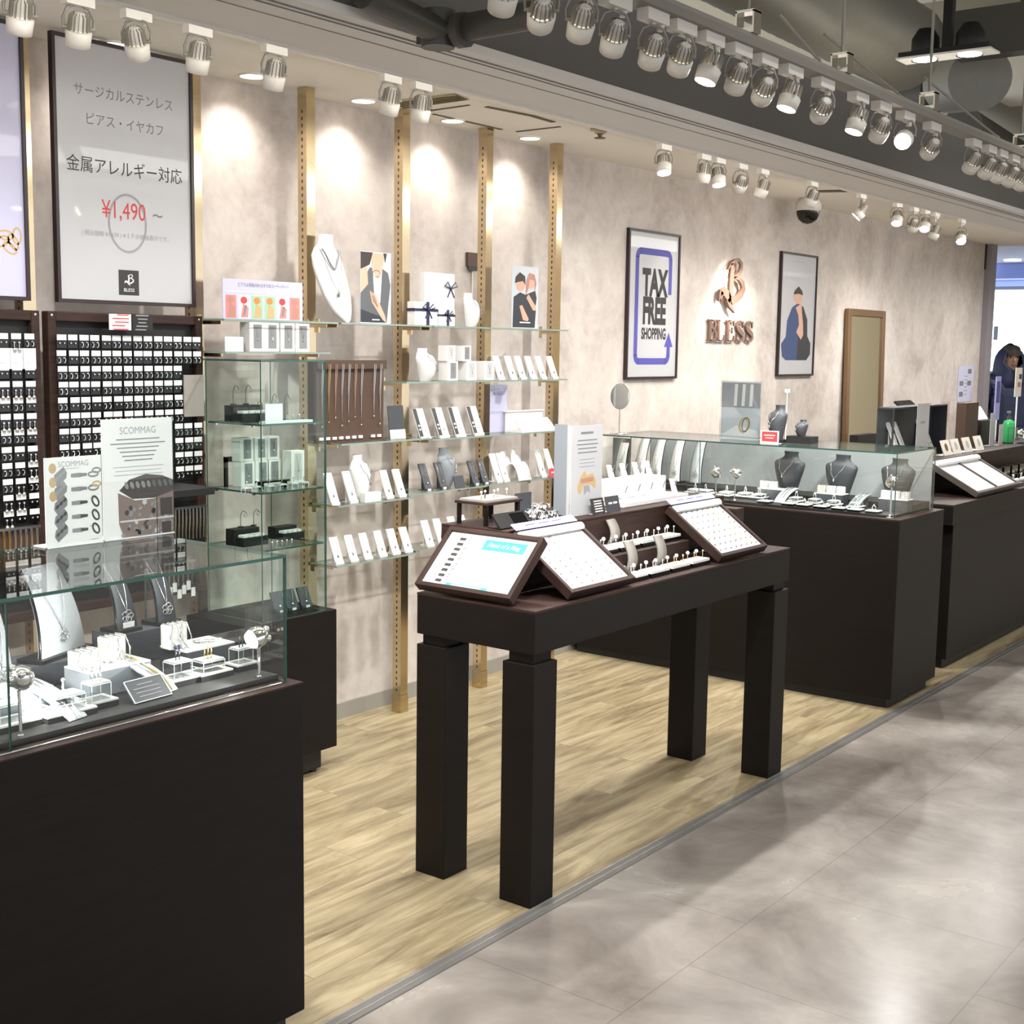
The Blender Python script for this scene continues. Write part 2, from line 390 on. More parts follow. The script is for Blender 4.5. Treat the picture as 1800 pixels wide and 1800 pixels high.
# ------------------------------------------------------------------ the setting
WY, CZ = 3.675, 2.41                            # wall face, shop ceiling
struct(MB().bx(-1.5, 11.34, 1.99, WY+0.1, -0.1, 0, 0).build('floor', 'wood'))
struct(MB().bx(-6, 30, -7, 1.945, -0.1, 0, 0).bx(11.34, 30, 1.945, 16, -0.1, 0, 0).build('floor.001', 'conc'))
struct(MB().bx(-1.5, 11.34, 1.945, 1.99, -0.1, 0.003, 0).bx(-1.5, 11.34, 1.962, 1.967, 0.003, 0.0036, 1).bx(-1.5, 11.34, 1.984, 1.99, 0.003, 0.0036, 1).build('trim_1', ['strip', 'stripl']))
struct(MB().bx(-1.5, 11.27, WY, WY+0.12, 0, 2.46).build('wall_back', 'wall'))
struct(MB().bx(11.27, 11.42, WY-0.05, WY+0.12, 0, 2.46).bx(11.255, 11.27, WY-0.012, WY, 2.2, 2.41, 1).build('trim_2', ['endpost', 'frame']))
struct(MB().bx(-1.5, -1.4, 1.99, WY, 0, 2.46).build('wall_left', 'wall'))
struct(MB().bx(-1.5, 11.27, WY-0.012, WY, 0, 0.065).build('baseboard_back', 'base'))
struct(MB().bx(-1.5, 11.6, 2.2, WY+0.12, CZ, CZ+0.06).build('ceiling', 'ceil'))
# header over the shop front: charcoal fascia, pale soffit with the shutter slot lines
hd = MB()
hd.bx(-1.5, 16, 1.915, 2.2, 2.16, 2.43, 0)
struct(hd.build('wall_front', 'fascia'))
so = MB().bx(-1.5, 16, 1.91, 2.205, 2.145, 2.165, 0)
so.bx(-1.5, 16, 1.945, 1.952, 2.1435, 2.1455, 1).bx(-1.5, 16, 1.968, 1.972, 2.1435, 2.1455, 1).bx(-1.5, 16, 2.03, 2.034, 2.144, 2.1455, 2)
so.bx(-1.5, 16, 2.2, 2.21, 2.14, 2.18, 0)
struct(so.build('trim_3', ['soffit', 'inkm', 'tagdrab']))
struct(MB().bx(-6, 30, -7, 16, 3.45, 3.55).build('ceiling.001', 'mallceil'))
cp = MB()
for x0, x1, y0, y1 in ((5.6, 7.4, 2.5, 3.6), (8.6, 10.8, 2.2, 3.4), (2.0, 4.4, 0.2, 1.4)): cp.bx(x0, x1, y0, y1, 3.43, 3.455)
struct(cp.build('ceiling.002', 'mallpanel'))
# the mall beyond the end of the shop: lit shopfront and its blue bulkhead
struct(MB().bx(20.0, 20.2, 1.3, 16, 0, 3.45).build('wall_far', 'bluewall'))
struct(MB().bx(17.0, 17.2, -7, 1.2, 0, 3.45).build('wall_right', 'cab'))
struct(MB().bx(19.0, 20.0, 2.0, 12, 2.55, 3.45).build('wall_far.001', 'litblue'))
struct(MB().bx(12.5, 19.0, 2.3, 12, 2.75, 2.85).build('ceiling.003', 'bluewall'))
o = MB().bx(19.6, 19.66, 3.6, 7.5, 1.25, 2.42, 0).bx(19.58, 19.6, 6.14, 6.2, 1.7, 1.9, 1).bx(19.58, 19.6, 5.2, 5.26, 1.7, 1.9, 1).bx(19.56, 19.7, 3.5, 7.6, 2.42, 2.47, 2).bx(19.56, 19.7, 3.5, 7.6, 0.2, 1.25, 2)
tag(o.build('lit_display_wall', ['lit', 'psky', 'psky']), 'bright white backlit shopfront display beyond the end of the shop wall', 'display wall')
o = MB().bx(18.9, 18.995, 6.35, 6.4, 2.6, 3.0, 0).bx(18.9, 18.995, 6.12, 6.38, 2.72, 2.80, 1).bx(18.9, 18.995, 6.12, 6.38, 2.57, 2.61, 1)
tag(o.build('lit_sign', ['lit', 'lit']), 'small white lit sign above the bright shopfront far behind', 'sign')
o = MB().lathe([(0.11, 0), (0.11, 0.02)], 20, 0, at((18.1038,5.5409, 2.73)))
tag(o.build('downlight', 'lit'), 'round white ceiling light far away above the blue shopfront', 'ceiling light')

# ------------------------------------------------------------------ lights of the ceiling and the mall, with added fill lamps
def spot(name, loc, aim, watts, cone, blend, col, rad, parent=None):
    l = D.lights.new(name, 'SPOT'); l.energy = watts; l.spot_size = math.radians(cone); l.spot_blend = blend; l.color = col; l.shadow_soft_size = rad
    o = D.objects.new(name, l); C.objects.link(o)
    d = (Vector(aim)-Vector(loc)).normalized()
    o.location = loc; o.rotation_euler = d.to_track_quat('-Z', 'Y').to_euler()
    return o
WARM = (1.0, 0.945, 0.87); NEUT = (1.0, 0.985, 0.965); COLD = (0.72, 0.80, 1.0)
# recessed downlights along the wall
dl = [(2.5668,3.5266), (3.1356,3.5429), (3.6776,3.5696), (4.1970,3.5665), (4.7236,3.5802)]
lab = ['recessed ceiling light above the large framed price poster', 'recessed ceiling light above the six-picture shelf card', 'recessed ceiling light above the tall white necklace bust',
       'recessed ceiling light above the gift boxes on the top shelf', 'recessed ceiling light above the couple photo on the top shelf']
for (x, y), t in zip(dl, lab):
    r = thing('recessed_downlight', t, 'ceiling light', (x, 3.55, CZ), 0, 'downlights in the shop ceiling')
    MB().lathe([(0.052, 0.004), (0.052, -0.006), (0.044, -0.006), (0.044, 0.004)], 24, 0, cap=False).build('trim_ring', 'white', r, bev=0)
    MB().lathe([(0.044, -0.004), (0.044, -0.002)], 24).build('lens', 'lensdim', r)
    spot('downlight_or_fill', (x, 3.55, CZ-0.02), (x, 3.56, 0), E_DOWN, 130, 0.85, WARM, 0.03)
for i in range(7):                             # added unseen row of spots behind the header, brightening the shop
    spot('downlight_or_fill', (-0.05+1.78*i, 2.58, CZ-0.02), (-0.05+1.78*i, 2.66, 0), E_ROW, 160, 1.0, NEUT, 0.03)
# added area lights hidden behind the header, brightening the shop ceiling
for x in (1.6, 4.9, 8.2):
    l = D.lights.new('header_fill', 'AREA'); l.shape = 'RECTANGLE'; l.size = 3.2; l.size_y = 0.11; l.energy = 9; l.color = NEUT
    o = D.objects.new('header_fill', l); C.objects.link(o); o.location = (x, 2.265, 2.25)
    o.rotation_euler = Vector((0, .80, .60)).to_track_quat('-Z', 'Y').to_euler()
# the mall's twin downlight, then added unseen lamps over the walkway
def twin(p, label, watts):
    r = thing('twin_downlight', label, 'ceiling light', p, 0, 'twin downlights of the mall')
    MB().bx(-0.065, 0.065, -0.21, 0.21, 0, 0.008).build('plate', 'white', r)
    h = MB()
    for y in (-0.1, 0.1): h.lathe([(0.05, 0.008), (0.062, 0.03), (0.06, 0.09), (0.035, 0.13)], 16, 0, at((0, y, 0)))
    h.bx(-0.06, 0.06, -0.2, 0.2, 0.008, 0.03).bx(-0.02, 0.02, -0.02, 0.02, 0.03, 3.45-p[2])
    h.build('housing', 'black', r)
    for y in (-0.1, 0.1):
        MB().lathe([(0.058, -0.006), (0.05, -0.001)], 20, 0, at((0, y, 0)), cap=False).lathe([(0.05, -0.003), (0.05, -0.001)], 20, 1, at((0, y, 0))).build('lens', ['black', 'lens'], r)
    spot('twin_bulb', (p[0], p[1], p[2]-0.03), (p[0], p[1]-0.3, 0), watts, 110, 0.7, NEUT, 0.06)
twin((5.92, 2.15, 2.80), 'white twin downlight with black housings hanging under the ducts', 30)
for i, (x, y) in enumerate(((0.6, 0.3), (3.2, 0.4), (5.4, 0.6), (8.0, 0.7), (10.8, 0.9), (1.5, -2.4), (5.0, -2.4), (9.0, -2.2), (13.5, -1.0))):
    spot('mall_fill', (x, y, 3.4), (x+0.1, y, 0), E_MALL, 105, 0.6, NEUT, 0.08)  # added fill lamps without fixtures, brightening the mall side
spot('mall_fill', (13.8, -2.6, 3.3), (17, -3.0, 1.5), 520, 130, .8, WARM, .1)  # added unseen spot, brightening the wall that the tall mirror reflects
for x in (-.2, .35, .9, 1.4): spot('track_or_fill', (x, 1.5, 2.05), (x+.75, 2.45, .95), 34, 60, .9, NEUT, .03)   # added unseen spots left of the hanging track, brightening the near counter
spot('far_lamp', (17.5, 5.5, 3.3), (19.6, 5.6, 1.8), 160, 120, 0.8, COLD, 0.1)
spot('far_lamp', (14.5, 5.0, 3.3), (13.6, 4.6, 0), 60, 120, 0.8, COLD, 0.1)

# ------------------------------------------------------------------ brass uprights
posts = [(2.2467, 0, 'slotted brass upright between the two framed left posters'), (2.8749, 0, 'slotted brass upright right of the price poster'),
         (3.3921, 0, 'slotted brass upright left of the tall necklace bust'), (3.9035, 0, 'slotted brass upright right of the jacket photo'),
         (4.4262, 0, 'slotted brass upright left of the couple photo'), (4.9352, 0, 'slotted brass upright ending the shelves, right of the couple photo')]
r0 = None
for i, (x, _, t) in enumerate(posts):
    if r0 is None:
        r = r0 = thing('shelf_upright', t, 'upright', (x, 3.5575, 0), 0, 'brass uprights of the wall shelves')
        MB().bx(-0.0215, 0.0215, -0.0225, 0.0225, 0, CZ-0.001).build('post', 'gold', r)
        sl = MB()
        for k in range(92):
            z = 0.09 + k*0.0245
            if z < 2.36: sl.bx(-0.0219, -0.0213, -0.003, 0.003, z, z+0.011)
        sl.build('slots', 'slot', r)
        MB().bx(-0.0235, 0.0235, -0.0245, 0.0245, 0, 0.075).build('foot', 'gold', r)
    else: dup(r0, (x, 3.5575, 0), 0, t)

# ------------------------------------------------------------------ large framed posters
def framed(name, label, x0, x1, z0, z1, y, sheet, fw=0.012, depth=0.02, fm='frame', group=None):
    cx = (x0+x1)/2
    r = thing(name, label, 'poster', (cx, y, z0), 0, group)
    w, h = x1-x0, z1-z0
    f = MB()
    for a in ((-w/2, -w/2+fw, 0, h), (w/2-fw, w/2, 0, h), (-w/2+fw, w/2-fw, 0, fw), (-w/2+fw, w/2-fw, h-fw, h)): f.bx(a[0], a[1], -depth, 0, a[2], a[3])
    f.build('frame', fm, r)
    MB().bx(-w/2+fw, w/2-fw, -depth*0.6, -depth*0.2, fw, h-fw).build('sheet', sheet, r)
    T = at((0, -depth*0.6, 0), RX)                # printed-sheet coordinates: u from the centre, v from the frame's foot
    return r, T, w, h
def logo_b(mb, T, s, z0, z1, m=0):
    """the shop's letter mark: a calligraphic B with a swept tail; s is its height"""
    q = lambda pts: [(a*s, b*s) for a, b in pts]
    R_ = lambda pts, ws: mb.ribbon(q(pts), [s*x for x in ws], z0, z1, m, T)
    R_([(-.16,.29),(-.05,.39),(.10,.46),(.26,.49),(.37,.43),(.37,.325),(.28,.23),(.10,.155)], (.02,.05,.06,.06,.08,.085,.07,.04))
    R_([(.0,.41),(.0,.2),(-.01,0),(-.02,-.22)], (.10,.15,.16,.15))
    R_([(.10,.155),(.30,.14),(.44,.06),(.48,-.04),(.40,-.15),(.22,-.25),(-.02,-.30)], (.04,.07,.11,.13,.13,.12,.11))
    R_([(-.02,-.28),(-.13,-.19),(-.26,-.115),(-.40,-.14),(-.47,-.30)], (.13,.17,.17,.12,.015))
    R_([(-.35,-.13),(-.38,-.22),(-.37,-.30)], (.10,.06,.01))
    R_([(-.10,-.24),(-.02,-.36),(.16,-.5)], (.16,.11,.015))
    return mb
px0, px1, pz0, pz1 = 2.3283, 2.8445, 1.6129, 2.4
r, T, w, h = framed('framed_poster', 'tall black framed white price poster with Japanese text, left end of the wall', px0, px1, pz0, pz1, 3.53, 'poster', 0.011)
t = MB(); Z = lambda v, u=0: T @ Matrix.Translation((u, v, 0.0006))
t.text('サージカルステンレス', 0.040, Z(h*0.805), 0, sx=0.92).text('ピアス・イヤカフ', 0.040, Z(h*0.70), 0, sx=0.92)
t.text('金属アレルギー対応', 0.052, Z(h*0.525), 1, sx=0.92).text('¥1,490', 0.074, Z(h*0.365, -0.012), 2, sx=0.80).text('~', 0.07, Z(h*0.365, 0.115), 0)
t.text('( 税込価格 ¥1,639 ) ※１Ｆの価格表示です。', 0.0185, Z(h*0.27), 3, sx=0.95)
t.build('lettering', ['inkm', 'ink', 'red', 'inkl'], r)
MB().ovring(0.0, h*0.32, 0.073, 0.092, 0.008, 0.0004, 0, T, 40).build('printed_hoop', 'inkl', r)
t = MB().rect(-0.038, 0.038, h*0.038, h*0.137, 0.0004, 0, T)
logo_b(t, T @ Matrix.Translation((0.0, h*0.098, 0)), 0.036, 0.0008, 0.0008, 1); t.text('BLESS', 0.015, Z(h*0.058) @ Matrix.Translation((0,0,0.0003)), 1, sx=1.1)
t.build('shop_badge', ['ink', 'paper'], r)
r, T, w, h = framed('framed_poster', 'tall black framed lilac poster cut by the left edge of the photo', px0-0.61, 2.2361, pz0, pz1, 3.53, 'lilac', 0.011)
t = MB()
for k in range(5): t.ovring(w*0.5-0.035-0.012*k, h*0.235-0.018*(k % 3), 0.016, 0.026, 0.006, 0.0005, 0, T, rot=0.5*k)
t.build('printed_earrings', ['amber'], r)

# ------------------------------------------------------------------ earring panels with their cards
def panel(label, x0, x1, y=3.5, z0=0.66, z1=1.585):
    r = thing('earring_display_panel', label, 'display panel', ((x0+x1)/2, y+0.034, z0), 0, 'earring panels on the wall')
    w, h = (x1-x0)/2, z1-z0; f = MB()
    for a in ((-w, -w+0.028, 0, h), (w-0.028, w, 0, h), (-w+0.028, w-0.028, h-0.03, h), (-w+0.028, w-0.028, 0, 0.03)): f.bx(a[0], a[1], -0.034, 0, a[2], a[3])
    f.build('frame', 'dark2', r, bev=0.003)
    MB().bx(-w+0.028, w-0.028, -0.012, -0.002, 0.03, h-0.03).build('board', 'black', r)
    g = MB()
    for k in range(13): g.bx(-w+0.028, w-0.028, -0.018, -0.012, h-0.115-k*0.0625, h-0.111-k*0.0625)
    g.build('slat_rail', 'black', r)
    s = MB()
    for a in (-w+0.014, w-0.014): s.sph((a, -0.034, h-0.012), 0.005, 8, 0, None, (1, .4, 1))
    s.build('screw', 'chrome', r)
    return r
panel('wide dark framed earring panel under the price poster', 2.283, 2.862)
panel('dark framed earring panel cut by the left edge of the photo', 1.70, 2.256)
def ear_card(kind):
    m = MB()
    if kind == 'big':
        return m.bx(-0.02, 0.02, -0.003, 0, -0.06, 0, 0).bx(-0.011, 0.003, -0.0045, -0.003, -0.042, -0.030, 2)
    m.bx(-0.0165, 0.0165, -0.002, 0, -0.040, 0, 1).bx(-0.0158, 0.0158, -0.0035, -0.002, -0.0165, 0, 0)
    if kind == 'stud':
        for a in (-0.008, 0.008): m.sph((a, -0.005, -0.026), 0.0034, 8, 2)
    if kind == 'hoop':
        for a in (-0.009, 0.008): m.tube([(a+0.004*math.cos(q)*(1.2), -0.005, -0.030+0.008*math.sin(q)) for q in (-2.2, -1.2, -0.3, .6, 1.5, 2.3)], 0.0017, 5, 2)
    if kind == 'drop':
        for a in (-0.008, 0.008): m.sph((a, -0.005, -0.027), 0.004, 8, 2).sph((a, -0.005, -0.047), 0.0065, 8, 2).cyl((a, -0.005, -0.027), (a, -0.005, -0.047), 0.001, 5, 2)
    return m
protos = {}
words = {'stud': 'round studs', 'hoop': 'small hoops', 'drop': 'long drops', 'big': 'a printed picture'}
def card(kind, x, z, label, group):
    if kind not in protos:
        o = ear_card(kind).build('earring_card', ['paper', 'blackgloss', 'silver'], loc=(x, 3.487, z)); protos[kind] = o
    else: o = protos[kind].copy(); C.objects.link(o); o.location = (x, 3.487, z)
    tag(o, label, 'earring card', group)
cx0, cz0 = 2.3169,1.5158
cx1, cz1 = 2.8242,1.5054
dz = (1.5158 - 1.1862)/7
rnd = random.Random(3)
for rr in range(10):
    for c in range(14):
        if rr in (2, 3, 4, 5) and c > 11: continue
        if rr in (6, 7) and not (c < 4 or c > 10): continue
        if rr > 7 and c < 11: continue
        if rr == 5 and 4 <= c < 5: pass
        k = rnd.choice(('stud', 'hoop', 'hoop'))
        card(k, cx0+(cx1-cx0)*c/13+rnd.uniform(-.002, .002), cz0-dz*rr, f'black earring card with {words[k]}, {ORD[rr]} row, {ORD[c]} column of the wide panel', 'earring cards on the wide panel')
lx = [2.1254, 2.1671, 2.2096]
lz = [1.5167, 1.4740, 1.4263, 1.3784, 1.3305, 1.2840, 1.2375, 1.1875, 1.1407, 1.0939, 1.0469, 0.9998]
for rr, z in enumerate(lz):
    for c, x in enumerate(lx):
        k = 'big' if rr == 1 else ('drop' if rr in (3, 5) else rnd.choice(('stud', 'stud', 'hoop', 'drop')))
        card(k, x, z, f'{"white" if k == "big" else "black"} earring card with {words[k]}, {ORD[rr]} row, {ORD[c]} column of the left-edge panel', 'earring cards on the panel at the left edge')
o = MB().bx(2.7627, 2.8447, 3.476, 3.480, 1.2551, 1.3918)
tag(o.build('plain_card', 'tagdrab'), 'plain grey card hung at the right side of the wide earring panel', 'card')
for a, b, mt, ink, t in ((193, 231, 'paper', 'red', 'white notice with red lines on the top frame of the wide earring panel'), (233, 269, 'black', 'inkl', 'black notice with pale lines on the top frame of the wide earring panel')):
    x0, x1 = (2.4710, 2.5502) if a == 193 else (2.5544, 2.6319)
    z0, z1 = 1.5330, 1.5818
    o = MB().bx(x0, x1, 3.461, 3.465, z0, z1, 0); T = at(((x0+x1)/2, 3.461, (z0+z1)/2), RX)
    o.bx((x0+x1)/2-0.01, (x0+x1)/2+0.01, 3.465, 3.4995, z0+0.03, z0+0.035, 0)
    for k in range(5): o.rect(-(0.012+0.02*rnd.random()), 0.012+0.02*rnd.random(), 0.02-k*0.011, 0.0235-k*0.011, 0.0005, 1, T)
    tag(o.build('notice_card', [mt, ink]), t, 'notice')
# chains on the lower part of the panels
def chain_board(label, x0, x1, z0, z1, n, back, tags):
    r = thing('chain_board', label, 'chain board', ((x0+x1)/2, 3.487, z0), 0)
    w, h = x1-x0, z1-z0
    MB().bx(-w/2, w/2, -0.004, 0, 0, h).build('board', back, r)
    MB().bx(-w/2, w/2, -0.016, -0.004, h-0.008, h).build('rail', 'silver', r)
    for k in range(n):
        x = -w/2+w*(k+0.5)/n
        MB().tube([(x-0.002, -0.009, h-0.008), (x-0.002, -0.009, 0.012), (x+0.002, -0.009, 0.012), (x+0.002, -0.009, h-0.008)], 0.0016, 5, 0).build('chain', 'goldj' if (back == 'nboard' and k < 3) else 'silver', r)
        if tags: MB().bx(x-0.008, x+0.008, -0.012, -0.010, -0.03+0.012*(k % 3), 0.012*(k % 3), 0).build('price_tag', 'paper', r)
    return r
chain_board('black board of hanging silver chains low on the wide earring panel', 2.7134, 2.8452, 0.8368, 0.9590, 9, 'black', False)
chain_board('lower black board of chains with white tags on the wide earring panel', 2.6637, 2.7961, 0.6840, 0.7797, 7, 'black', True)
chain_board('brown board of gold and silver chains low on the panel at the left edge', 2.0767, 2.2206, 0.8235, 0.9520, 8, 'nboard', False)
r = thing('black_shelf', 'black box shelf sticking out of the wide earring panel', 'shelf', (2.60, 3.40, 1.0164), 0)
MB().bx(-0.14, 0.135, -0.105, 0.098, 0, 0.024).build('board', 'black', r, bev=0.002)
MB().bx(-0.14, 0.1, 0.06, 0.098, 0.0242, 0.055).build('ledge', 'blackgloss', r)

# ------------------------------------------------------------------ framed things on the right part of the wall
fx0, fx1 = 5.7168, 6.2280
r, T, w, h = framed('framed_poster', 'dark framed TAX FREE SHOPPING poster with violet arrow', fx0, fx1, 1.3418, 2.1074, WY-0.001, 'poster', 0.012, 0.02)
T2 = T @ Matrix.Translation((0, 0, 0.0006)); H = h
a = MB(); bw = 0.034
def band(pts):
    for p, q in zip(pts, pts[1:]): a.ribbon([p, q], [bw, bw], 0, 0, 0, T2)
bl, br, bt, bb = -0.165, 0.165, H*0.86, H*0.12
band([(br, H*0.58), (br, bt-0.03)]); band([(br+bw/2-0.05, bt), (bl+0.03, bt)]); band([(bl, bt-0.03), (bl, bb+0.03)]); band([(bl+0.03, bb), (br-0.03, bb)]); band([(br, bb+0.03), (br, H*0.22)])
for cx, cy, s0 in ((br-0.033, bt-0.033, 0), (bl+0.033, bt-0.033, 1), (bl+0.033, bb+0.033, 2), (br-0.033, bb+0.033, 3)):
    th = [s0*PI/2+k*PI/16 for k in range(9)]
    a.ribbon([(cx+0.033*math.cos(q), cy+0.033*math.sin(q)) for q in th], [bw]*9, 0, 0, 0, T2)
a.flat([(br-0.045, H*0.22), (br+0.045, H*0.22), (br, H*0.32)], 0.0002, 0, T2)
a.build('arrow', 'blue', r)
t = MB(); Z = lambda v, e=0.001: T @ Matrix.Translation((0.012, v, e))
for s_, size, v, sx, of in (('TAX', 0.185, H*0.645, 0.66, .009), ('FREE', 0.185, H*0.455, 0.60, .009), ('SHOPPING', 0.080, H*0.305, 0.64, .0028)):
    t.text(s_, size, Z(v), 0, sx=sx, off=of)
t.build('lettering', 'ink', r)
r, T, w, h = framed('framed_poster', 'dark framed fashion poster of a crouching person, right of the shop logo', 7.4455, 7.9592, 1.3422, 2.1034, WY-0.001, 'poster', 0.012, 0.02)
T2 = T @ Matrix.Translation((0, 0, 0.0006)); t = MB(); q = lambda pts: [(a*w, b*h) for a, b in pts]
t.flat(q([(-.38,.16),(-.42,.26),(-.30,.32),(-.28,.45),(-.16,.56),(0,.6),(.16,.57),(.28,.47),(.30,.33),(.40,.27),(.40,.18),(.30,.13),(-.28,.13)]), 0, 0, T2)
t.flat(q([(.0,.58),(.14,.57),(.28,.47),(.30,.33),(.40,.27),(.40,.18),(.30,.13),(.02,.13),(.05,.4)]), 0.0003, 1, T2)
t.flat(q([(-.06,.56),(.02,.50),(.05,.42),(-.02,.36),(.12,.30),(.18,.34),(.16,.44),(.12,.52),(.10,.60)]), 0.0006, 2, T2)
t.oval(0.0, h*.645, w*.115, h*.055, 0.0006, 2, T2); t.flat(q([(-.13,.665),(-.10,.70),(0,.735),(.10,.70),(.13,.665),(.0,.675)]), 0.0009, 3, T2)
for k in range(4): t.rect(-0.09+0.04*k, -0.055+0.04*k, h*.93, h*.933, 0, 4, T2)
t.build('printed_picture', ['denim', 'dcloth', 'skin', 'hair', 'inkl'], r)
# shop logo and its letters, raised off the wall, with a back light and a ceiling spot
lx_, lz_ = 6.7817,1.8647
r = thing('logo_sign', 'raised bronze letter mark glowing above the BLESS letters', 'logo sign', (lx_, 3.645, lz_))
logo_b(MB(), RX, 0.305, -0.008, 0.008).build('letter_mark', 'bronze', r)
hl = MB()
for z_, xo in ((0.08, -0.0), (0.02, -0.0), (-0.03, -0.0)): hl.bx(xo-0.012, xo+0.012, 0.012, 0.022, z_-0.02, z_+0.02)
hl.build('back_light', 'halo', r)
MB().cyl((0, 0, 0.1), (0, 0.029, 0.1), 0.004).cyl((-0.01, 0, -0.085), (-0.01, 0.029, -0.085), 0.004).build('standoff', 'bronze', r)
spot('logo_spot', (lx_+.02, 2.96, 2.34), (lx_, 3.675, lz_-.07), 130, 26, 1.0, (1, .88, .74), .02)  # extra spot under the ceiling, added for the bright pool round the logo
def serif_letter(ch, mb, T, w, h):
    th, hn = w*0.24, w*0.06
    L = lambda pts, ws: mb.ribbon([(a*w, b*h) for a, b in pts], [x*w for x in ws], 0, 0.01, 0, T)
    if ch in 'BLE':
        L([(-.34,0),(-.34,1)], [.05]*2); L([(-.2,0),(-.2,1)], [.16]*2); L([(-.48,.02),(-.02,.02)], [.06]*2); L([(-.48,.98),(-.02,.98)], [.06]*2)
    if ch == 'B':
        L([(-.1,.98),(.2,.95),(.33,.78),(.25,.6),(-.05,.53)], [.06,.1,.2,.14,.06]); L([(-.05,.53),(.28,.48),(.42,.28),(.28,.06),(-.1,.02)], [.06,.12,.22,.14,.06])
    if ch == 'L': L([(-.1,.02),(.4,.02)], [.06]*2); L([(.4,.02),(.42,.3)], [.14,.03])
    if ch == 'E':
        L([(-.1,.02),(.4,.02)], [.06]*2); L([(.4,.02),(.42,.28)], [.14,.03]); L([(-.1,.98),(.36,.98)], [.06]*2); L([(.36,.98),(.38,.74)], [.14,.03]); L([(-.15,.52),(.2,.52)], [.06]*2); L([(.2,.38),(.2,.66)], [.06]*2)
    if ch == 'S':
        L([(.30,.70),(.27,.9),(.05,.99),(-.22,.93),(-.33,.76),(-.2,.6),(.08,.48),(.30,.36),(.36,.2),(.22,.05),(-.05,.01),(-.30,.1),(-.36,.34)], [.05,.08,.08,.14,.2,.24,.28,.24,.2,.14,.08,.08,.05])
        L([(.31,.66),(.33,.98)], [.04]*2); L([(-.37,.38),(-.38,.02)], [.04]*2)
lpos = [(6.6113, 'B'), (6.7073, 'L'), (6.8225, 'E'), (6.9404, 'S'), (7.0577, 'S')]
zb, zt = 1.5491, 1.6678
for i, (x, ch) in enumerate(lpos):
    m = MB(); serif_letter(ch, m, at((x, 3.666, zb), RX), 0.112, zt-zb)
    m.cyl((x-0.018, 3.664, zb+0.06), (x-0.018, WY, zb+0.06), 0.003)
    tag(m.build('sign_letter', 'bronze'), f'raised bronze serif letter {ch}, {ORD[i]} letter of the word BLESS on the wall', 'sign letter', 'letters of the wall sign')
# full length mirror leaning on the wall
mx0, mx1, mz1 = 8.4424, 9.0812, 1.7893
r = thing('standing_mirror', 'tall bronze framed mirror leaning on the far wall', 'mirror', ((mx0+mx1)/2, 3.62, 0), 0)
r.rotation_euler = (-0.02, 0, 0)
w, h = (mx1-mx0)/2, mz1; f = MB()
for a in ((-w, -w+0.045, 0, h), (w-0.045, w, 0, h), (-w+0.045, w-0.045, h-0.05, h), (-w+0.045, w-0.045, 0, 0.05)): f.bx(a[0], a[1], -0.02, 0.015, a[2], a[3])
f.build('frame', 'brframe', r, bev=0.006)
MB().bx(-w+0.045, w-0.045, -0.006, 0.004, 0.05, h-0.05).build('mirror_glass', 'mirror', r)
# paper notices on the far end of the wall
x0, x1, z0, z1 = 10.7630, 11.1419, 1.1016, 1.3984
o = MB().bx(x0, x1, 3.671, WY, z0, z1, 0); T = at(((x0+x1)/2, 3.671, z0), RX); w, h = x1-x0, z1-z0
for u, v in ((.2,.78),(-.3,.45),(.2,.45),(-.3,.15)): o.rect((u-.1)*w, (u+.14)*w, v*h, (v+.13)*h, 0.0005, 1, T)
for k in range(6): o.rect(-.1*w, .1*w, (.2+.1*k)*h, (.22+.1*k)*h, 0.0005, 2, T)
tag(o.build('wall_notice', ['lilac', 'inkm', 'inkl']), 'pale lilac printed notice near the right end of the wall', 'notice')
x0, x1, z0, z1 = 10.4122, 10.6100, 0.9526, 1.1133
tag(MB().bx(x0, x1, 3.672, WY, z0, z1, 0).bx(x0+.03, x1-.03, 3.6715, 3.672, z0+.05, z0+.06, 1).build('wall_notice', ['faint', 'tagdrab']), 'faint pinkish notice on the wall behind the far counter', 'notice')
o = MB().bx(4.4401, 4.5063, 3.66, WY, 1.8408, 1.9014, 0); xx0 = 4.4711
o.bx(xx0-.03, xx0+.03, 3.657, 3.66, 1.8238, 1.8433, 1).cyl((xx0+.01, 3.67, 1.8408), (xx0+.01, 3.67, 1.58), .003, 6, 2)
tag(o.build('wall_switch_box', ['nboard', 'ink', 'cream']), 'small brown switch box on the wall left of the couple photo', 'switch box')

# ------------------------------------------------------------------ ceiling fittings
def vent(label, pts, w):
    m = MB(); P = [Vector(p) for p in pts]
    for p, q in zip(P, P[1:]):
        t = (q-p).normalized(); nn = Vector((-t.y, t.x, 0))*w/2
        m.prism([tuple((p+nn).xy), tuple((p-nn).xy), tuple((q-nn).xy), tuple((q+nn).xy)], CZ-0.003, CZ-0.0005)
    return tag(m.build('air_outlet', 'vent'), label, 'air outlet', 'slots of the ceiling air outlet')
vent('dark curved air slot in the ceiling nearest the header', [(4.0295,3.2395, 0), (4.1539,3.2256, 0), (4.2828,3.2112, 0), (4.4468,3.2237, 0)], 0.022)
vent('thin air slot in the ceiling left of the fourth brass upright', [(4.0416,3.5175, 0), (4.2451,3.5161, 0), (4.4780,3.5154, 0)], 0.014)
vent('short air slot in the ceiling right of the curved one', [(4.5583,3.4981, 0), (4.5519,3.2645, 0)], 0.014)
vent('short air slot in the ceiling left of the curved one', [(3.9768,3.4789, 0), (3.9663,3.2720, 0)], 0.012)
vent('dark air slot in the ceiling by the dome camera', [(7.1486,3.3133, 0), (7.2083,3.1564, 0)], 0.1)
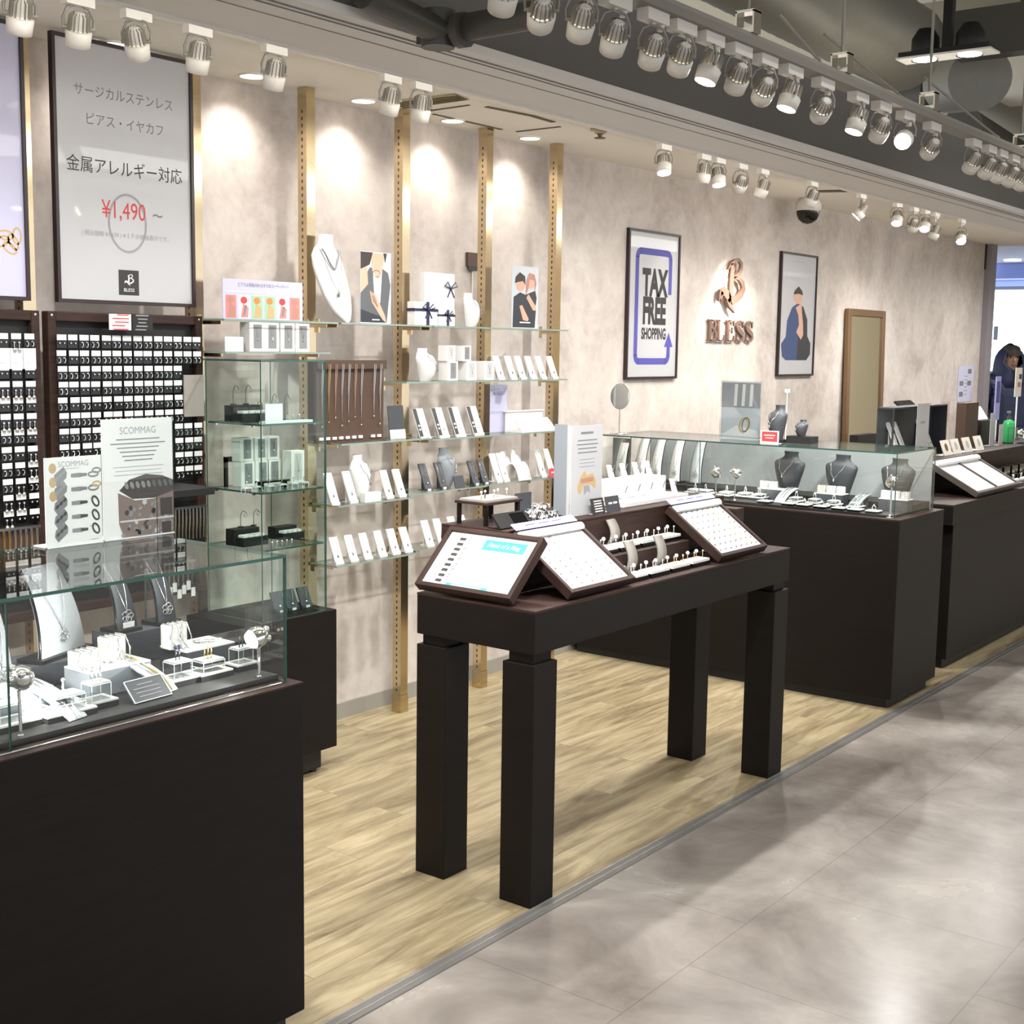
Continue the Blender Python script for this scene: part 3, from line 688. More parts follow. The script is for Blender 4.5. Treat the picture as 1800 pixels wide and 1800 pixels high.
c0 = [(3.7372,3.4563), (3.7631,3.1719), (3.8757,3.2003), (3.8867,3.5286)]
r = thing('ceiling_cassette', 'square air conditioner cassette in the shop ceiling', 'air conditioner', ((c0[0][0]+c0[2][0])/2, (c0[0][1]+c0[2][1])/2, CZ-0.004))
m = MB().prism([(a-r.location[0], b-r.location[1]) for a, b in c0], 0, 0.003, 0); m.build('grille', 'cassette', r)
g = MB()
for k in range(1, 5):
    f = k/5; p = [c0[0][i]*(1-f)+c0[3][i]*f-r.location[i] for i in (0, 1)]; q = [c0[1][i]*(1-f)+c0[2][i]*f-r.location[i] for i in (0, 1)]
    g.cyl((p[0], p[1], -0.001), (q[0], q[1], -0.001), 0.003, 6)
g.build('grille_bars', 'vent', r)
sx_, sy_ = 4.6874,3.1566
r = thing('sprinkler', 'small bronze sprinkler head in the shop ceiling', 'sprinkler', (sx_, sy_, CZ))
MB().lathe([(0.042, 0), (0.042, -0.008), (0.026, -0.01), (0.022, -0.02)], 16).build('rosette', 'cassette', r)
MB().lathe([(0.014, -0.02), (0.008, -0.03), (0.008, -0.036), (0.024, -0.037), (0.024, -0.04)], 12).build('deflector', 'vent', r)
r = thing('dome_camera', 'white and smoked dome camera under the ceiling above the logo', 'camera', (7.4468, 3.5, 2.2572))
k = (CZ-r.location[2]); MB().lathe([(0.062, 0.07), (0.078, 0.085), (0.078, 0.12), (0.05, k)], 20).build('body', 'lampwhite', r)
MB().lathe([(0.004, 0), (0.03, 0.006), (0.055, 0.026), (0.068, 0.055), (0.07, 0.085)], 20).build('dome', 'dome', r)

# ------------------------------------------------------------------ track lights
IY, OY = 3.05, 1.5
r = thing('light_track', 'white ceiling light track inside the shop', 'light track', (4.2, IY, CZ-0.03))
MB().bx(-3.6, 5.2, -0.017, 0.017, 0, 0.03).build('rail', 'lampwhite', r)
r = thing('light_track', 'long pale track beam hung on rods over the walkway', 'light track', (4.0, OY, 2.195))
MB().bx(-2.9, 4.6, -0.026, 0.026, 0, 0.018).build('beam', 'beam', r)
MB().bx(-2.9, 4.6, -0.018, 0.018, 0.018, 0.031).build('upper_rail', 'steel', r)
def ilamp_meshes():
    ad = MB().bx(-0.042, 0.042, -0.014, 0.014, -0.024, 0).cyl((0.03, 0, -0.024), (0.03, 0, -0.035), 0.008)
    yk = MB().tube([(-0.046, 0, 0.012), (-0.048, 0, 0.04), (-0.034, 0, 0.072), (0, 0, 0.086), (0.034, 0, 0.072), (0.048, 0, 0.04), (0.046, 0, 0.012)], 0.0045, 6)
    yk.cyl((-0.05, 0, 0.012), (-0.03, 0, 0.012), 0.006).cyl((0.03, 0, 0.012), (0.05, 0, 0.012), 0.006)
    hd = MB().lathe([(0.036, -0.045), (0.038, -0.045), (0.0415, -0.0), (0.036, 0.005), (0.03, 0.006)], 20, 0, cap=False).lathe([(0.028, 0.004), (0.026, 0.05), (0.012, 0.06)], 14, 0)
    fn = MB()
    for k in range(14):
        a = 2*PI*k/14; T = rotz(a)
        fn.add([(0.024, -0.0012, 0.006), (0.037, -0.0012, 0.006), (0.034, -0.0012, 0.05), (0.02, -0.0012, 0.06), (0.024, 0.0012, 0.006), (0.037, 0.0012, 0.006), (0.034, 0.0012, 0.05), (0.02, 0.0012, 0.06)],
               [(0,1,2,3),(7,6,5,4),(1,5,6,2),(3,2,6,7)], 0, False, T)
    ln = MB().lathe([(0.036, -0.040), (0.036, -0.037)], 20, 0)
    return ad, yk, hd, fn, ln
lamp_data = None
def track_lamp(p, aim, z_track, lit, label, group, watts, cone=44, col=NEUT, sc=1.0):
    """p = middle of the lamp head; aim = the point it is turned to"""
    global lamp_data
    r = thing('track_spotlight', label, 'spotlight', (p[0], p[1], z_track), 0, group)
    hz = p[2]-z_track
    if lamp_data is None:
        a, y, h, f, l = ilamp_meshes()
        oa, oy = a.build('adapter', 'lampwhite', r), y.build('yoke', 'steel', r)
        oh = h.build('lamp_head', 'lampwhite', r); of = f.build('heat_sink', 'fin', oh); ol = l.build('lens', 'lens', oh); ol2 = l.build('lens', 'lensdim', oh)
        lamp_data = {k: o.data for k, o in (('adapter', oa), ('yoke', oy), ('lamp_head', oh), ('heat_sink', of), ('lens', ol), ('lensdim', ol2))}
        for o in (oa, oy, of, ol, ol2, oh): D.objects.remove(o)
    def mk(n, par, key=None):
        o = D.objects.new(n, lamp_data[key or n]); C.objects.link(o); o.parent = par; return o
    mk('adapter', r)
    d = Vector(aim)-Vector(p); q = d.to_track_quat('-Z', 'Y')
    h = mk('lamp_head', r); h.location = (0, 0, hz); h.rotation_euler = q.to_euler(); h.scale = (sc,)*3
    mk('heat_sink', h); mk('lens', h, 'lens' if lit else 'lensdim')
    y = mk('yoke', r); y.location = (0, 0, hz); y.scale = (sc,)*3; y.rotation_euler = (0, 0, math.atan2(d.y, d.x)+PI/2)
    MB().cyl((0, 0, hz+0.084*sc), (0, 0, -0.02), 0.005, 8).build('stem', 'lampwhite', r)
    dn = d.normalized()
    if watts: spot('track_or_fill', Vector(p)+dn*0.06*sc, aim, watts, cone, 0.9, col, 0.03)
IN = [((35,20), (2.1,3.5,1.3), 0), ((138,42), (2.3,3.5,1.3), 0), ((240,62), (2.75,3.4,1.4), 0), ((348,90), (2.65,3.5,1.2), 0), ((482,128), (2.95,3.5,1.2), 0), ((686,172), (3.45,3.5,1.2), 0), ((740,188), (3.65,3.45,1.2), 0),
      ((1167,280), (4.7,2.75,1.0), 1), ((1237,298), (5.45,3.3,1.0), 0), ((1263,303), (5.3,2.75,1.0), 1), ((1302,325), (6.3,3.6,1.6), 1), ((1340,333), (6.0,3.5,1.3), 0),
      ((1427,350), (6.8,3.6,1.4), 0), ((1513,373), (6.85,3.66,1.55), 1), ((1577,381), (7.0,2.8,1.0), 1), ((1606,397), (8.6,3.5,1.6), 0), ((1626,393), (7.3,2.8,1.0), 1), ((1643,410), (8.4,3.5,1.3), 0), ((1689,418), (7.9,2.6,1.1), 1)]
IX = [1.9363,2.3097, 2.1040,2.3125, 2.2841,2.3181, 2.4917,2.3141, 2.7776,2.3030, 3.2869,2.3086, 3.4396,2.3022, 5.0293,2.3176, 5.3797,2.3136, 5.5184,2.3164, 5.7391,2.2826, 5.9639,2.2841, 6.5293,2.2917, 7.1727,2.2810, 7.7127,2.3020, 7.9843,2.2705, 8.1729,2.2996, 8.3496,2.2537, 8.8372,2.2610]
for i, (px, aim, lit) in enumerate(IN):
    track_lamp((IX[2*i], IY, min(IX[2*i+1], 2.292)), aim, CZ-0.03, lit, f'white finned track spotlight, {ORD[i]} from the left on the ceiling track inside the shop', 'spotlights inside the shop', E_TRACK*(0.06 if i < 7 else 0.34), 62, WARM if i > 6 else NEUT, 0.82)
OUT = [((885,-8), 0), ((952,25), 1), ((1022,42), 0), ((1080,68), 0), ((1147,92), 0), ((1197,105), 0), ((1247,122), 2), ((1297,138), 0), ((1343,160), 1), ((1389,167), 2), ((1445,193), 1), ((1507,208), 2), ((1548,222), 0), ((1590,240), 3), ((1637,252), 1), ((1710,276), 0), ((1737,288), 0), ((1757,298), 0), ((1778,308), 0), ((1797,316), 0)]
OX = [1.9104,2.1195, 2.0253,2.1104, 2.1547,2.1185, 2.2709,2.1128, 2.4158,2.1125, 2.5321,2.1180, 2.6567,2.1190, 2.7902,2.1214, 2.9226,2.1143, 3.0627,2.1268, 3.2495,2.1188, 3.4748,2.1294, 3.6380,2.1308, 3.8186,2.1266, 4.0360,2.1349, 4.4164,2.1399, 4.5730,2.1362, 4.6953,2.1312, 4.8294,2.1267, 4.9559,2.1245]
for i, (px, k) in enumerate(OUT):
    x, z = OX[2*i], min(OX[2*i+1], 2.12)
    aim = {0: (x+0.9, 2.55, 0.85), 1: (x+1.3, 2.7, 1.2), 2: (x-0.35, 1.75, 0.9), 3: (x-1.3, 1.25, 1.55)}[k]
    track_lamp((x, OY, z), aim, 2.195, k in (2, 3), f'white finned spotlight, {ORD[i]} from the left on the hanging track over the walkway', 'spotlights on the hanging track', E_TRACK*(0.52 if k != 3 else 0.3), 60, NEUT, 0.66)
# rods and braces of the hanging track
for px, t in ((0, 'thin steel rod with bracket holding the track, left of the two in view'), (1, 'thin steel rod with bracket holding the track, middle of the picture top'), (2, 'thin steel rod with bracket holding the track under the round ducts'), (3, 'thin steel rod with bracket holding the track near the right edge')):
    x = [2.8302, 3.3587, 3.9981, 4.9169][px]
    r = thing('hanging_rod', t, 'rod', (x, OY, 2.227), 0, 'rods of the hanging track')
    MB().cyl((0, 0, 0.05), (0, 0, 1.222), 0.0045, 8).build('rod', 'steel', r)
    MB().bx(-0.018, 0.018, -0.02, 0.02, 0, 0.012).bx(-0.018, 0.018, -0.024, -0.02, 0.0, 0.05).bx(-0.018, 0.018, 0.02, 0.024, 0.0, 0.05).bx(-0.018, 0.018, -0.024, 0.024, 0.046, 0.052).build('bracket', 'chrome', r)
br = [((3.0478,2.3198), (3.2628,2.2560), 'left'), ((3.3086,2.3213), (3.8689,2.2472), 'middle'), ((4.0201,2.3323), (4.7343,2.2510), 'right')]
for (a, b, n) in br:
    d = (Vector((b[0], b[1]))-Vector((a[0], a[1]))).normalized()
    m = MB().cyl((a[0], OY+0.03, a[1]), (b[0], OY+0.03, b[1]), 0.0035, 8).tube([(b[0], OY+0.03, b[1]), (b[0]+0.02, OY+0.03, b[1]), (b[0]+0.035, OY+0.03, b[1]-0.02), (b[0]+0.04, OY+0.012, 2.225)], 0.005, 8)
    tag(m.build('brace_rod', 'steel'), f'slanting steel brace rod above the hanging track, {n} one of the three', 'brace rod', 'braces of the hanging track')
# ducts and pipes above
def duct(label, p, q, r_, caps=True, n=28, mt='duct', name='air_duct'):
    p, q = Vector(p), Vector(q); L = (q-p).length; k = max(2, int(L/0.09)); m = MB(); pts = []; rs = []
    for i in range(k+1):
        c = p.lerp(q, i/k); pts += [c, c+(q-p).normalized()*0.012]; rs += [r_*1.012, r_]
    m.tube(pts, r_, n, 0, rs=rs)
    return tag(m.build(name, mt), label, 'duct')
duct('big round spiral duct running along the top of the picture', (3.2, 2.75, 3.16), (6.6, 2.62, 3.02), 0.21)
duct('round duct end piece right of the twin downlight', (8.0802,2.9000,3.1105), (7.2500,2.4500,2.9584), 0.165)
duct('dark duct stub behind the round duct end piece', (8.2443,3.2000,3.0926), (8.1896,3.0500,3.0930), 0.13, mt='pipe')
duct('long dark duct crossing behind the right end of the track', (10.3044,3.6000,3.2176), (13.5, 3.7, 3.1), 0.16, mt='pipe')
duct('dark rectangular looking beam duct at the top right corner', (6.3, 1.2, 3.1), (10.5, 1.75, 3.1), 0.06, mt='pipe')
e0, e1, e2 = (1.9288,1.8600,2.1772), (2.1643,1.8600,2.1494), (2.1643, 1.6, 2.1494+0.004)
m = MB().tube([e0, e1, (e1[0]+0.012, 1.83, e1[2]+0.006), e2], 0.028, 12).cyl((e1[0]-0.005, 1.868, e1[2]-0.03), (e1[0]-0.005, 1.868, e1[2]+0.045), 0.036, 12).cyl((e1[0]+0.004, 1.80, e1[2]), (e1[0]+0.004, 1.82, e1[2]), 0.036, 12)
m.bx(e1[0]-0.02, e1[0]+0.01, 1.86, 1.9155, e1[2]-0.02, e1[2]+0.02)
tag(m.build('pipe', 'pipe'), 'dark grey pipe with an elbow in front of the charcoal fascia', 'pipe')
tag(MB().bx(6.75, 6.87, 1.88, 2.42, 2.97, 3.2).bx(6.8, 6.82, 2.1, 2.12, 3.2, 3.45).build('junction_tray', 'pipe'), 'dark equipment box above the twin downlight', 'equipment box')

# ------------------------------------------------------------------ wall shelves of glass
SF, SB, ST = 3.39, 3.53, 0.006                  # front, back, thickness
Z1, Z2, Z3, Z4, Z5, Z6, Z7, Z8, Z9 = 1.577, 1.470, 1.139, 0.913, 0.691, 1.360, 1.133, 0.925, 0.700
def shelf(label, x0, x1, z):
    r = thing('glass_shelf', label, 'shelf', ((x0+x1)/2, SB, z-ST), 0, 'glass wall shelves')
    w = (x1-x0)/2
    pane(-w, w, SF-SB, 0, 0, ST, 'z').build('glass_board', ['gshelf', 'gedgel'], r)
    for a in (-w+0.02, w-0.02):
        MB().bx(a-0.002, a+0.002, -0.10, 0.004, -0.012, -0.0002).bx(a-0.004, a+0.004, -0.006, 0.005, -0.03, 0.02).build('bracket', 'gold', r)
shelf('glass shelf under the six-picture card, topmost of its bay', 2.862, 3.386, Z1)
shelf('glass shelf under the tall necklace bust and jacket photo', 3.40, 3.895, Z1)
shelf('long glass shelf under the gift boxes and the couple photo', 3.908, 4.818, Z1)
shelf('glass shelf under the four white boxed pendants', 2.865, 3.345, Z2)
shelf('glass shelf under the brown necklace board', 3.40, 3.895, Z3)
shelf('glass shelf under the white bust of the second bay', 3.385, 3.80, Z4)
shelf('lowest glass shelf of the bay with the brown necklace board', 3.375, 3.815, Z5)
shelf('long glass shelf under the white bust and boxed necklaces', 3.75, 4.818, Z6)
shelf('long glass shelf under the black and white necklace cards', 3.908, 4.79, Z7)
shelf('glass shelf under the dark grey bust', 3.785, 4.255, Z8)
shelf('glass shelf under the cluster of white displays', 4.27, 4.75, Z8+0.001)
shelf('lowest glass shelf, third bay, partly behind the table displays', 3.83, 4.75, Z9)
# ---- display furniture
protoS = {}
def nstand(x, z, label, group, kind='white', h=0.105, w=0.038, y=3.44, rz=0.0, lean=0.42):
    """slanted necklace card: board, easel foot, pendant; z is the shelf top"""
    key = (kind, h, w)
    if key in protoS: return dup(protoS[key], (x, y, z), rz, label, group)
    r = thing('necklace_stand', label, 'necklace stand', (x, y, z), rz, group); protoS[key] = r
    c, s_ = math.cos(lean), math.sin(lean)
    T = Matrix.Translation((0, -0.022, 0)) @ rotx(-lean)
    bm = {'white': 'leath', 'dark': 'dgleath', 'half': 'leath'}[kind]
    b = MB().bx(-w/2, w/2, -0.003, 0.003, 0.001, h, 0, T)
    b.build('board', bm, r)
    if kind == 'half': MB().bx(-w/2, -w/2+w*0.34, -0.0036, -0.003, 0.003, h-0.001, 0, T).bx(-w/2+w*.1, -w/2+w*.26, -0.0040, -0.0036, h*.40, h*.46, 1, T).bx(-w/2+w*.1, -w/2+w*.26, -0.0040, -0.0036, h*.28, h*.33, 1, T).build('printed_band', ['ink', 'paper'], r)
    MB().bx(-w/2, w/2, -0.026, -0.020, 0, 0.010).bx(-w*0.3, w*0.3, -0.022, s_*h*0.7, 0, 0.002).bx(-w*.3, w*.3, s_*h*.7-.024, s_*h*.7-.021, 0, c*h*.66).build('foot', bm, r)
    ox = w*0.12 if kind == 'half' else 0.0
    MB().tube([(ox-w*.28, -0.004, h*.97), (ox-w*.2, -0.0042, h*.6), (ox, -0.0046, h*.30), (ox+w*.2, -0.0042, h*.6), (ox+w*.28, -0.004, h*.97)], 0.0006, 4, 0, T=T).sph((ox, -0.006, h*.27), 0.004, 8, 0, T, (1, .6, 1.4)).build('necklace', 'silver' if kind != 'white' else 'inkm', r)
    if kind == 'dark': MB().bx(-0.009, 0.009, -0.0265, -0.026, 0.001, 0.009).build('price_tag', 'paper', r)
    return r
def bust_mesh(h, w, d, neck=True, n=24):
    """necklace bust: flat back, rounded chest, sloping shoulders, short neck"""
    prof = [(0.0, .50, .60), (.15, .60, .86), (.35, .76, 1.0), (.55, .92, .96), (.68, 1.0, .80), (.74, .98, .68), (.78, .86, .58), (.82, .64, .50), (.86, .49, .44), (.91, .43, .42), (1.0, .46, .44)]
    if not neck: prof = prof[:8]
    rings = []
    for t, a, b in prof:
        ring = []
        for k in range(n):
            q = 2*PI*k/n; yy_ = math.sin(q); off = 0.20*(1-t)*0 + (0.18*d if t > .8 else 0.0)
            yv = (-abs(yy_)**0.9*b*d if yy_ < 0 else yy_*0.22*d)
            ring.append((math.cos(q)*a*w/2, yv+off*0.9, t*h))
        rings.append(ring)
    return MB().loft(rings, 0, True)
def bust(x, y, z, h, w, d, mt, label, rz=0.0, group=None, chain='silver', pend=0.006, base=None):
    r = thing('necklace_bust', label, 'jewellery bust', (x, y, z), rz, group)
    bust_mesh(h, w, d).build('torso', mt, r)
    if base: MB().bx(-w*.42, w*.42, -d*.9, d*.5, -0.012, 0).build('plinth', base, r)
    if chain:
        n = thing('necklace', f'{"silver" if chain == "silver" else "dark"} necklace on the {label}', 'necklace', (x, y, z), rz, 'necklaces on busts')
        pts = []
        for k in range(13):
            u = -1+2*k/12; t = 0.80-0.36*(1-abs(u)**1.3); prof = 0.5*w*(0.5*u)*(0.9 if abs(u) > .9 else 1)
            depth = (.55+1.25*(0.80-t)) if t > .62 else 1.0
            pts.append((prof, -d*min(1.0, depth)*(1-(abs(prof)/(w/2))**2*.35)-0.004, t*h))
        MB().tube(pts, 0.0013, 5).build('chain', chain, n)
        MB().sph((0, pts[6][1]-.004, pts[6][2]-pend*1.3), pend, 8, 0, None, (.8, .5, 1.3)).build('pendant', chain, n)
    return r
def boxed(x, z, w, h, d, label, group, y=3.44, ins='cardgrey', pat=True):
    """white jewellery box standing upright with a grey insert in its window"""
    r = thing('pendant_box', label, 'jewellery box', (x, y, z), 0, group)
    MB().bx(-w/2, w/2, -d/2, d/2, 0, h).build('box', 'leath', r, bev=0.001)
    MB().bx(-w*.24, w*.30, -d/2-0.0012, -d/2-0.0002, h*.12, h*.92).build('insert', ins, r)
    m = MB()
    m.tube([(-w*.12, -d/2-.002, h*.85), (w*.02, -d/2-.002, h*.45), (w*.16, -d/2-.002, h*.85)], 0.0006, 4).sph((w*.02, -d/2-.003, h*.40), 0.003, 8, sq=(1, .5, 1.4))
    m.build('necklace', 'silver', r)
    return r
def sheet_card(x0, x1, z0, z1, y, name, label, cat, mt='paper', thick=0.003, ez=0.03):
    """upright printed card with a small easel foot"""
    r = thing(name, label, cat, ((x0+x1)/2, y, z0)); w, h = x1-x0, z1-z0
    MB().bx(-w/2, w/2, 0, thick, 0, h).build('sheet', mt, r)
    MB().bx(-w*.3, w*.3, thick, thick+ez, 0, 0.002).bx(-w*.3, w*.3, thick, thick+0.002, 0, h*.3).build('easel', 'acredge', r)
    return r, at((0, 0, 0), RX), w, h
# ---- top shelf
r, T, w, h = sheet_card(2.8818, 3.2389, Z1, 1.7096, 3.42, 'printed_shelf_card', 'wide pale card with six small ear pictures on the top glass shelf', 'shelf card', 'lilac')
t = MB().text('ピアス＆骨格ITEM おすすめコーディネート', h*.115, T @ Matrix.Translation((0, h*.86, .0008)), 0, sx=.78)
t.rect(-w*.46, -w*.01, h*.66, h*.71, .0006, 1, T).rect(w*.04, w*.46, h*.66, h*.71, .0006, 1, T)
t.build('lettering', ['inkm', 'psky'], r)
t = MB(); cs = [('ppink', 'skin2'), ('paper', 'red'), ('pgreen', 'orange'), ('pgreen', 'orange'), ('paper', 'red'), ('ppink', 'skin2')]; names = ['ppink', 'skin2', 'paper', 'red', 'pgreen', 'orange', 'amber', 'inkm']
for k, (a, b) in enumerate(cs):
    u = -w*.47+k*w*.16; i, j = names.index(a), names.index(b)
    t.rect(u, u+w*.13, h*.03, h*.6, .0006, i, T).oval(u+w*.06, h*.48, w*.042, h*.09, .0010, j, T)
    t.flat([(u+w*.02, h*.05), (u+w*.11, h*.05), (u+w*.12, h*.3), (u+w*.05, h*.4)], .0008, 1 if a == 'ppink' else 6 if a == 'pgreen' else 0, T)
    if a == 'paper': t.flat([(u+w*.05, h*.1), (u+w*.07, h*.1), (u+w*.10, h*.36), (u+w*.07, h*.36)], .0011, 7, T)
t.build('printed_pictures', names, r)
# tall leaning necklace display, white
x0, xb = 3.3531, 3.4941
r = thing('necklace_display', 'tall white leaning necklace display with neck, left of the jacket photo', 'necklace display', (xb-0.02, 3.46, Z1), 0)
hT = 1.8921-Z1
rings = []
for t_, cx, a, d in ((0, .00, .012, .01), (.04, -.006, .036, .016), (.14, -.02, .066, .022), (.30, -.036, .088, .026), (.48, -.052, .098, .028), (.64, -.065, .098, .028), (.76, -.072, .088, .026), (.84, -.072, .066, .024), (.89, -.066, .047, .024), (.94, -.062, .042, .024), (1, -.060, .046, .025)):
    rings.append([(cx*0.9+a*math.cos(2*PI*k/20)*.78, (-d*math.sin(2*PI*k/20) if math.sin(2*PI*k/20) > 0 else -.4*d*math.sin(2*PI*k/20))+0.055*t_-0.02, t_*hT) for k in range(20)])
MB().loft(rings).build('body', 'leath', r)
for k, (n, rr_, pd) in enumerate((('dark cord necklace high on the tall white necklace display', .0032, 0), ('fine pendant necklace on the tall white necklace display', .0012, .008))):
    q = thing('necklace', n, 'necklace', (xb-0.02, 3.46, Z1), 0, 'necklaces on the tall white display'); lo = (.60, .36)[k]
    pts = []
    for j in range(13):
        u = -1+2*j/12; tz = .83-(.83-lo)*(1-abs(u)**1.5); hw = .040 if k == 0 else .052
        pts.append((-.062+hw*u+.02*(1-abs(u))*(.83-tz), -.034+0.055*tz-.02*(1 if abs(u) < .9 else .6), tz*hT))
    MB().tube(pts, rr_, 6).build('chain', 'inkm', q)
    if pd: MB().sph((pts[6][0], pts[6][1]-.003, pts[6][2]-.012), pd, 8, 0, None, (.7, .5, 1.5)).build('pendant', 'inkm', q)
# photo of a person in a grey jacket
r, T, w, h = sheet_card(3.5371, 3.7035, Z1, 1.8414, 3.43, 'photo_card', 'photo card of a grey jacket and necklace, right of the tall white display', 'photo card', 'psky')
t = MB(); q = lambda p: [(a*w, b*h) for a, b in p]
t.flat(q([(-.49,.02),(.36,.02),(.42,.3),(.48,.55),(.40,.72),(.2,.78),(-.2,.78),(-.49,.55)]), .0005, 0, T).flat(q([(-.49,.42),(-.25,.55),(-.28,.78),(-.49,.98)]), .0006, 1, T)
t.flat(q([(-.18,.98),(.28,.98),(.20,.72),(.05,.60),(-.12,.74)]), .0007, 1, T).flat(q([(-.49,.99),(-.1,.99),(-.2,.82),(-.49,.75)]), .0008, 2, T).flat(q([(.24,.99),(.36,.99),(.30,.85)]), .0008, 2, T)
t.flat(q([(-.10,.72),(.06,.62),(.20,.74),(.14,.30),(-.02,.22)]), .0008, 3, T).flat(q([(-.16,.40),(-.04,.44),(.30,.12),(.34,.02),(.22,.06),(-.10,.28)]), .0010, 1, T)
for k in range(4): t.flat(q([(-.20+.05*k, .45-.02*k), (-.16+.05*k, .46-.02*k), (-.06+.06*k, .30-.03*k), (-.12+.06*k, .28-.03*k)]), .0011, 1, T)
t.flat(q([(-.49,.02),(.30,.02),(.24,.10),(-.1,.14),(-.49,.2)]), .0009, 4, T).ovring(0.02*w, .70*h, .13*w, .05*h, .012*w, .0012, 2, T, rot=0).rect(-.12*w, .12*w, .05*h, .065*h, .0013, 3, T)
t.build('printed_picture', ['jacket', 'skin', 'hair', 'paper', 'dcloth'], r)
# gift boxes
def gift(x0, x1, z1, y, d, label, ribbon):
    w, h = x1-x0, z1-Z1
    r = thing('gift_box', label, 'gift box', ((x0+x1)/2, y, Z1), 0, 'white gift boxes on the top shelf'); MB().bx(-w/2, w/2, -d/2, d/2, 0, h).build('box', 'leath', r, bev=.0015)
    m = MB(); f = -d/2-.001
    if ribbon == 'cross':
        m.bx(-w/2-.002, w/2+.002, f-.001, d/2+.001, h*.60, h*.72).bx(.0*w, .12*w, f-.0015, d/2+.001, -.0001, h+.001); cz = h*.66; cx = .06*w; s_ = w*.16
    else: cz, cx, s_ = h*.72, w*.34, w*.13
    for sg in (-1, 1):
        m.tube([(cx, f-.004, cz), (cx+sg*s_, f-.008, cz+s_*1.1), (cx+sg*s_*1.7, f-.006, cz+s_*.4), (cx, f-.004, cz)], .0022, 5).tube([(cx, f-.004, cz), (cx+sg*s_*.9, f-.005, cz-s_*1.5)], .0025, 5)
    m.sph((cx, f-.005, cz), .005, 8); m.build('ribbon', 'navy', r)
gift(3.9377, 4.1190, 1.7863, 3.48, .03, 'large upright white gift box with dark bow at its upper right', 'bow')
gift(3.8117, 3.9454, 1.6666, 3.425, .04, 'small white gift box tied with navy ribbon, left of the pair', 'cross')
gift(3.9476, 4.0447, 1.6395, 3.415, .03, 'smallest white gift box tied with navy ribbon, below the large box', 'cross')
bust(4.2128, 3.47, Z1, 1.7156-Z1, .10, .05, 'leath', 'small white bust at the end of the gift boxes', 0.35, chain='inkm', pend=.007)
r, T, w, h = sheet_card(4.4541, 4.6411, Z1, 1.8414, 3.43, 'photo_card', 'photo card of a couple in dark clothes on the top shelf', 'photo card', 'psky')
t = MB(); q = lambda p: [(a*w, b*h) for a, b in p]
t.flat(q([(-.46,.02),(.38,.02),(.42,.3),(.30,.42),(.05,.54),(-.2,.58),(-.44,.5)]), .0005, 0, T).oval(-.18*w, .70*h, .17*w, .10*h, .0009, 1, T).flat(q([(-.40,.72),(-.38,.82),(-.22,.90),(-.02,.84),(0,.70),(-.1,.76),(-.3,.74)]), .0012, 2, T)
t.flat(q([(.02,.55),(.38,.62),(.44,.5),(.38,.3),(.15,.42)]), .0007, 0, T).oval(.20*w, .74*h, .15*w, .10*h, .0010, 1, T).flat(q([(.02,.55),(.04,.78),(.14,.90),(.34,.88),(.42,.74),(.36,.6),(.34,.78),(.16,.80),(.1,.62)]), .0013, 3, T)
t.flat(q([(.04,.5),(.12,.56),(.42,.36),(.40,.30),(.3,.3)]), .0011, 1, T).flat(q([(-.22,.36),(-.12,.38),(.14,.16),(.10,.12),(-.08,.14)]), .0012, 1, T).rect(-.2*w, .2*w, .09*h, .11*h, .0012, 4, T)
t.build('printed_picture', ['dcloth', 'skin', 'hair', 'skin2', 'paper'], r)
# ---- second shelf of the first bay
for k in range(4):
    x = [3.0242, 3.0907, 3.1641, 3.2340][k]
    boxed(x, Z2, .066, .099, .05, f'white boxed pendant with grey insert, {ORD[k]} from left under the six-picture card', 'boxed pendants of the first bay')
r, T, w, h = sheet_card(2.8896, 2.9678, Z2, 1.5186, 3.42, 'small_card', 'small blank white card left of the four boxed pendants', 'card')
# ---- brown necklace board
x0, x1, z1 = 3.3323, 3.6851, 1.4394
r = thing('necklace_board', 'brown board with ten hanging chains and white tags', 'necklace board', ((x0+x1)/2, 3.45, Z3), 0); w, h = x1-x0, z1-Z3
MB().bx(-w/2, w/2, 0, .012, 0, h).bx(-w/2-.004, w/2+.006, -.012, .014, h-.03, h+.002).bx(-w/2, w/2, -.01, .05, 0, .004).build('board', 'nboard', r)
for k in range(10):
    u = -w/2+w*(k+.6)/10.4
    if k == 7: continue
    MB().tube([(u-.004, -.014, h-.012), (u-.004, -.015, h-.02), (u-.002, -.008, h*.6), (u, -.007, h*(.22+.05*(k % 3))), (u+.002, -.008, h*.6), (u+.004, -.015, h-.02), (u+.004, -.014, h-.012)], .0011, 5).sph((u, -.008, h*(.22+.05*(k % 3))-.004), .004, 8).build('necklace', 'goldj' if k == 1 else ('pinkj' if k in (2, 5) else 'silver'), r)
    MB().bx(u-.010, u+.010, -.006, -.001, .012, .022).build('price_tag', 'paper', r)
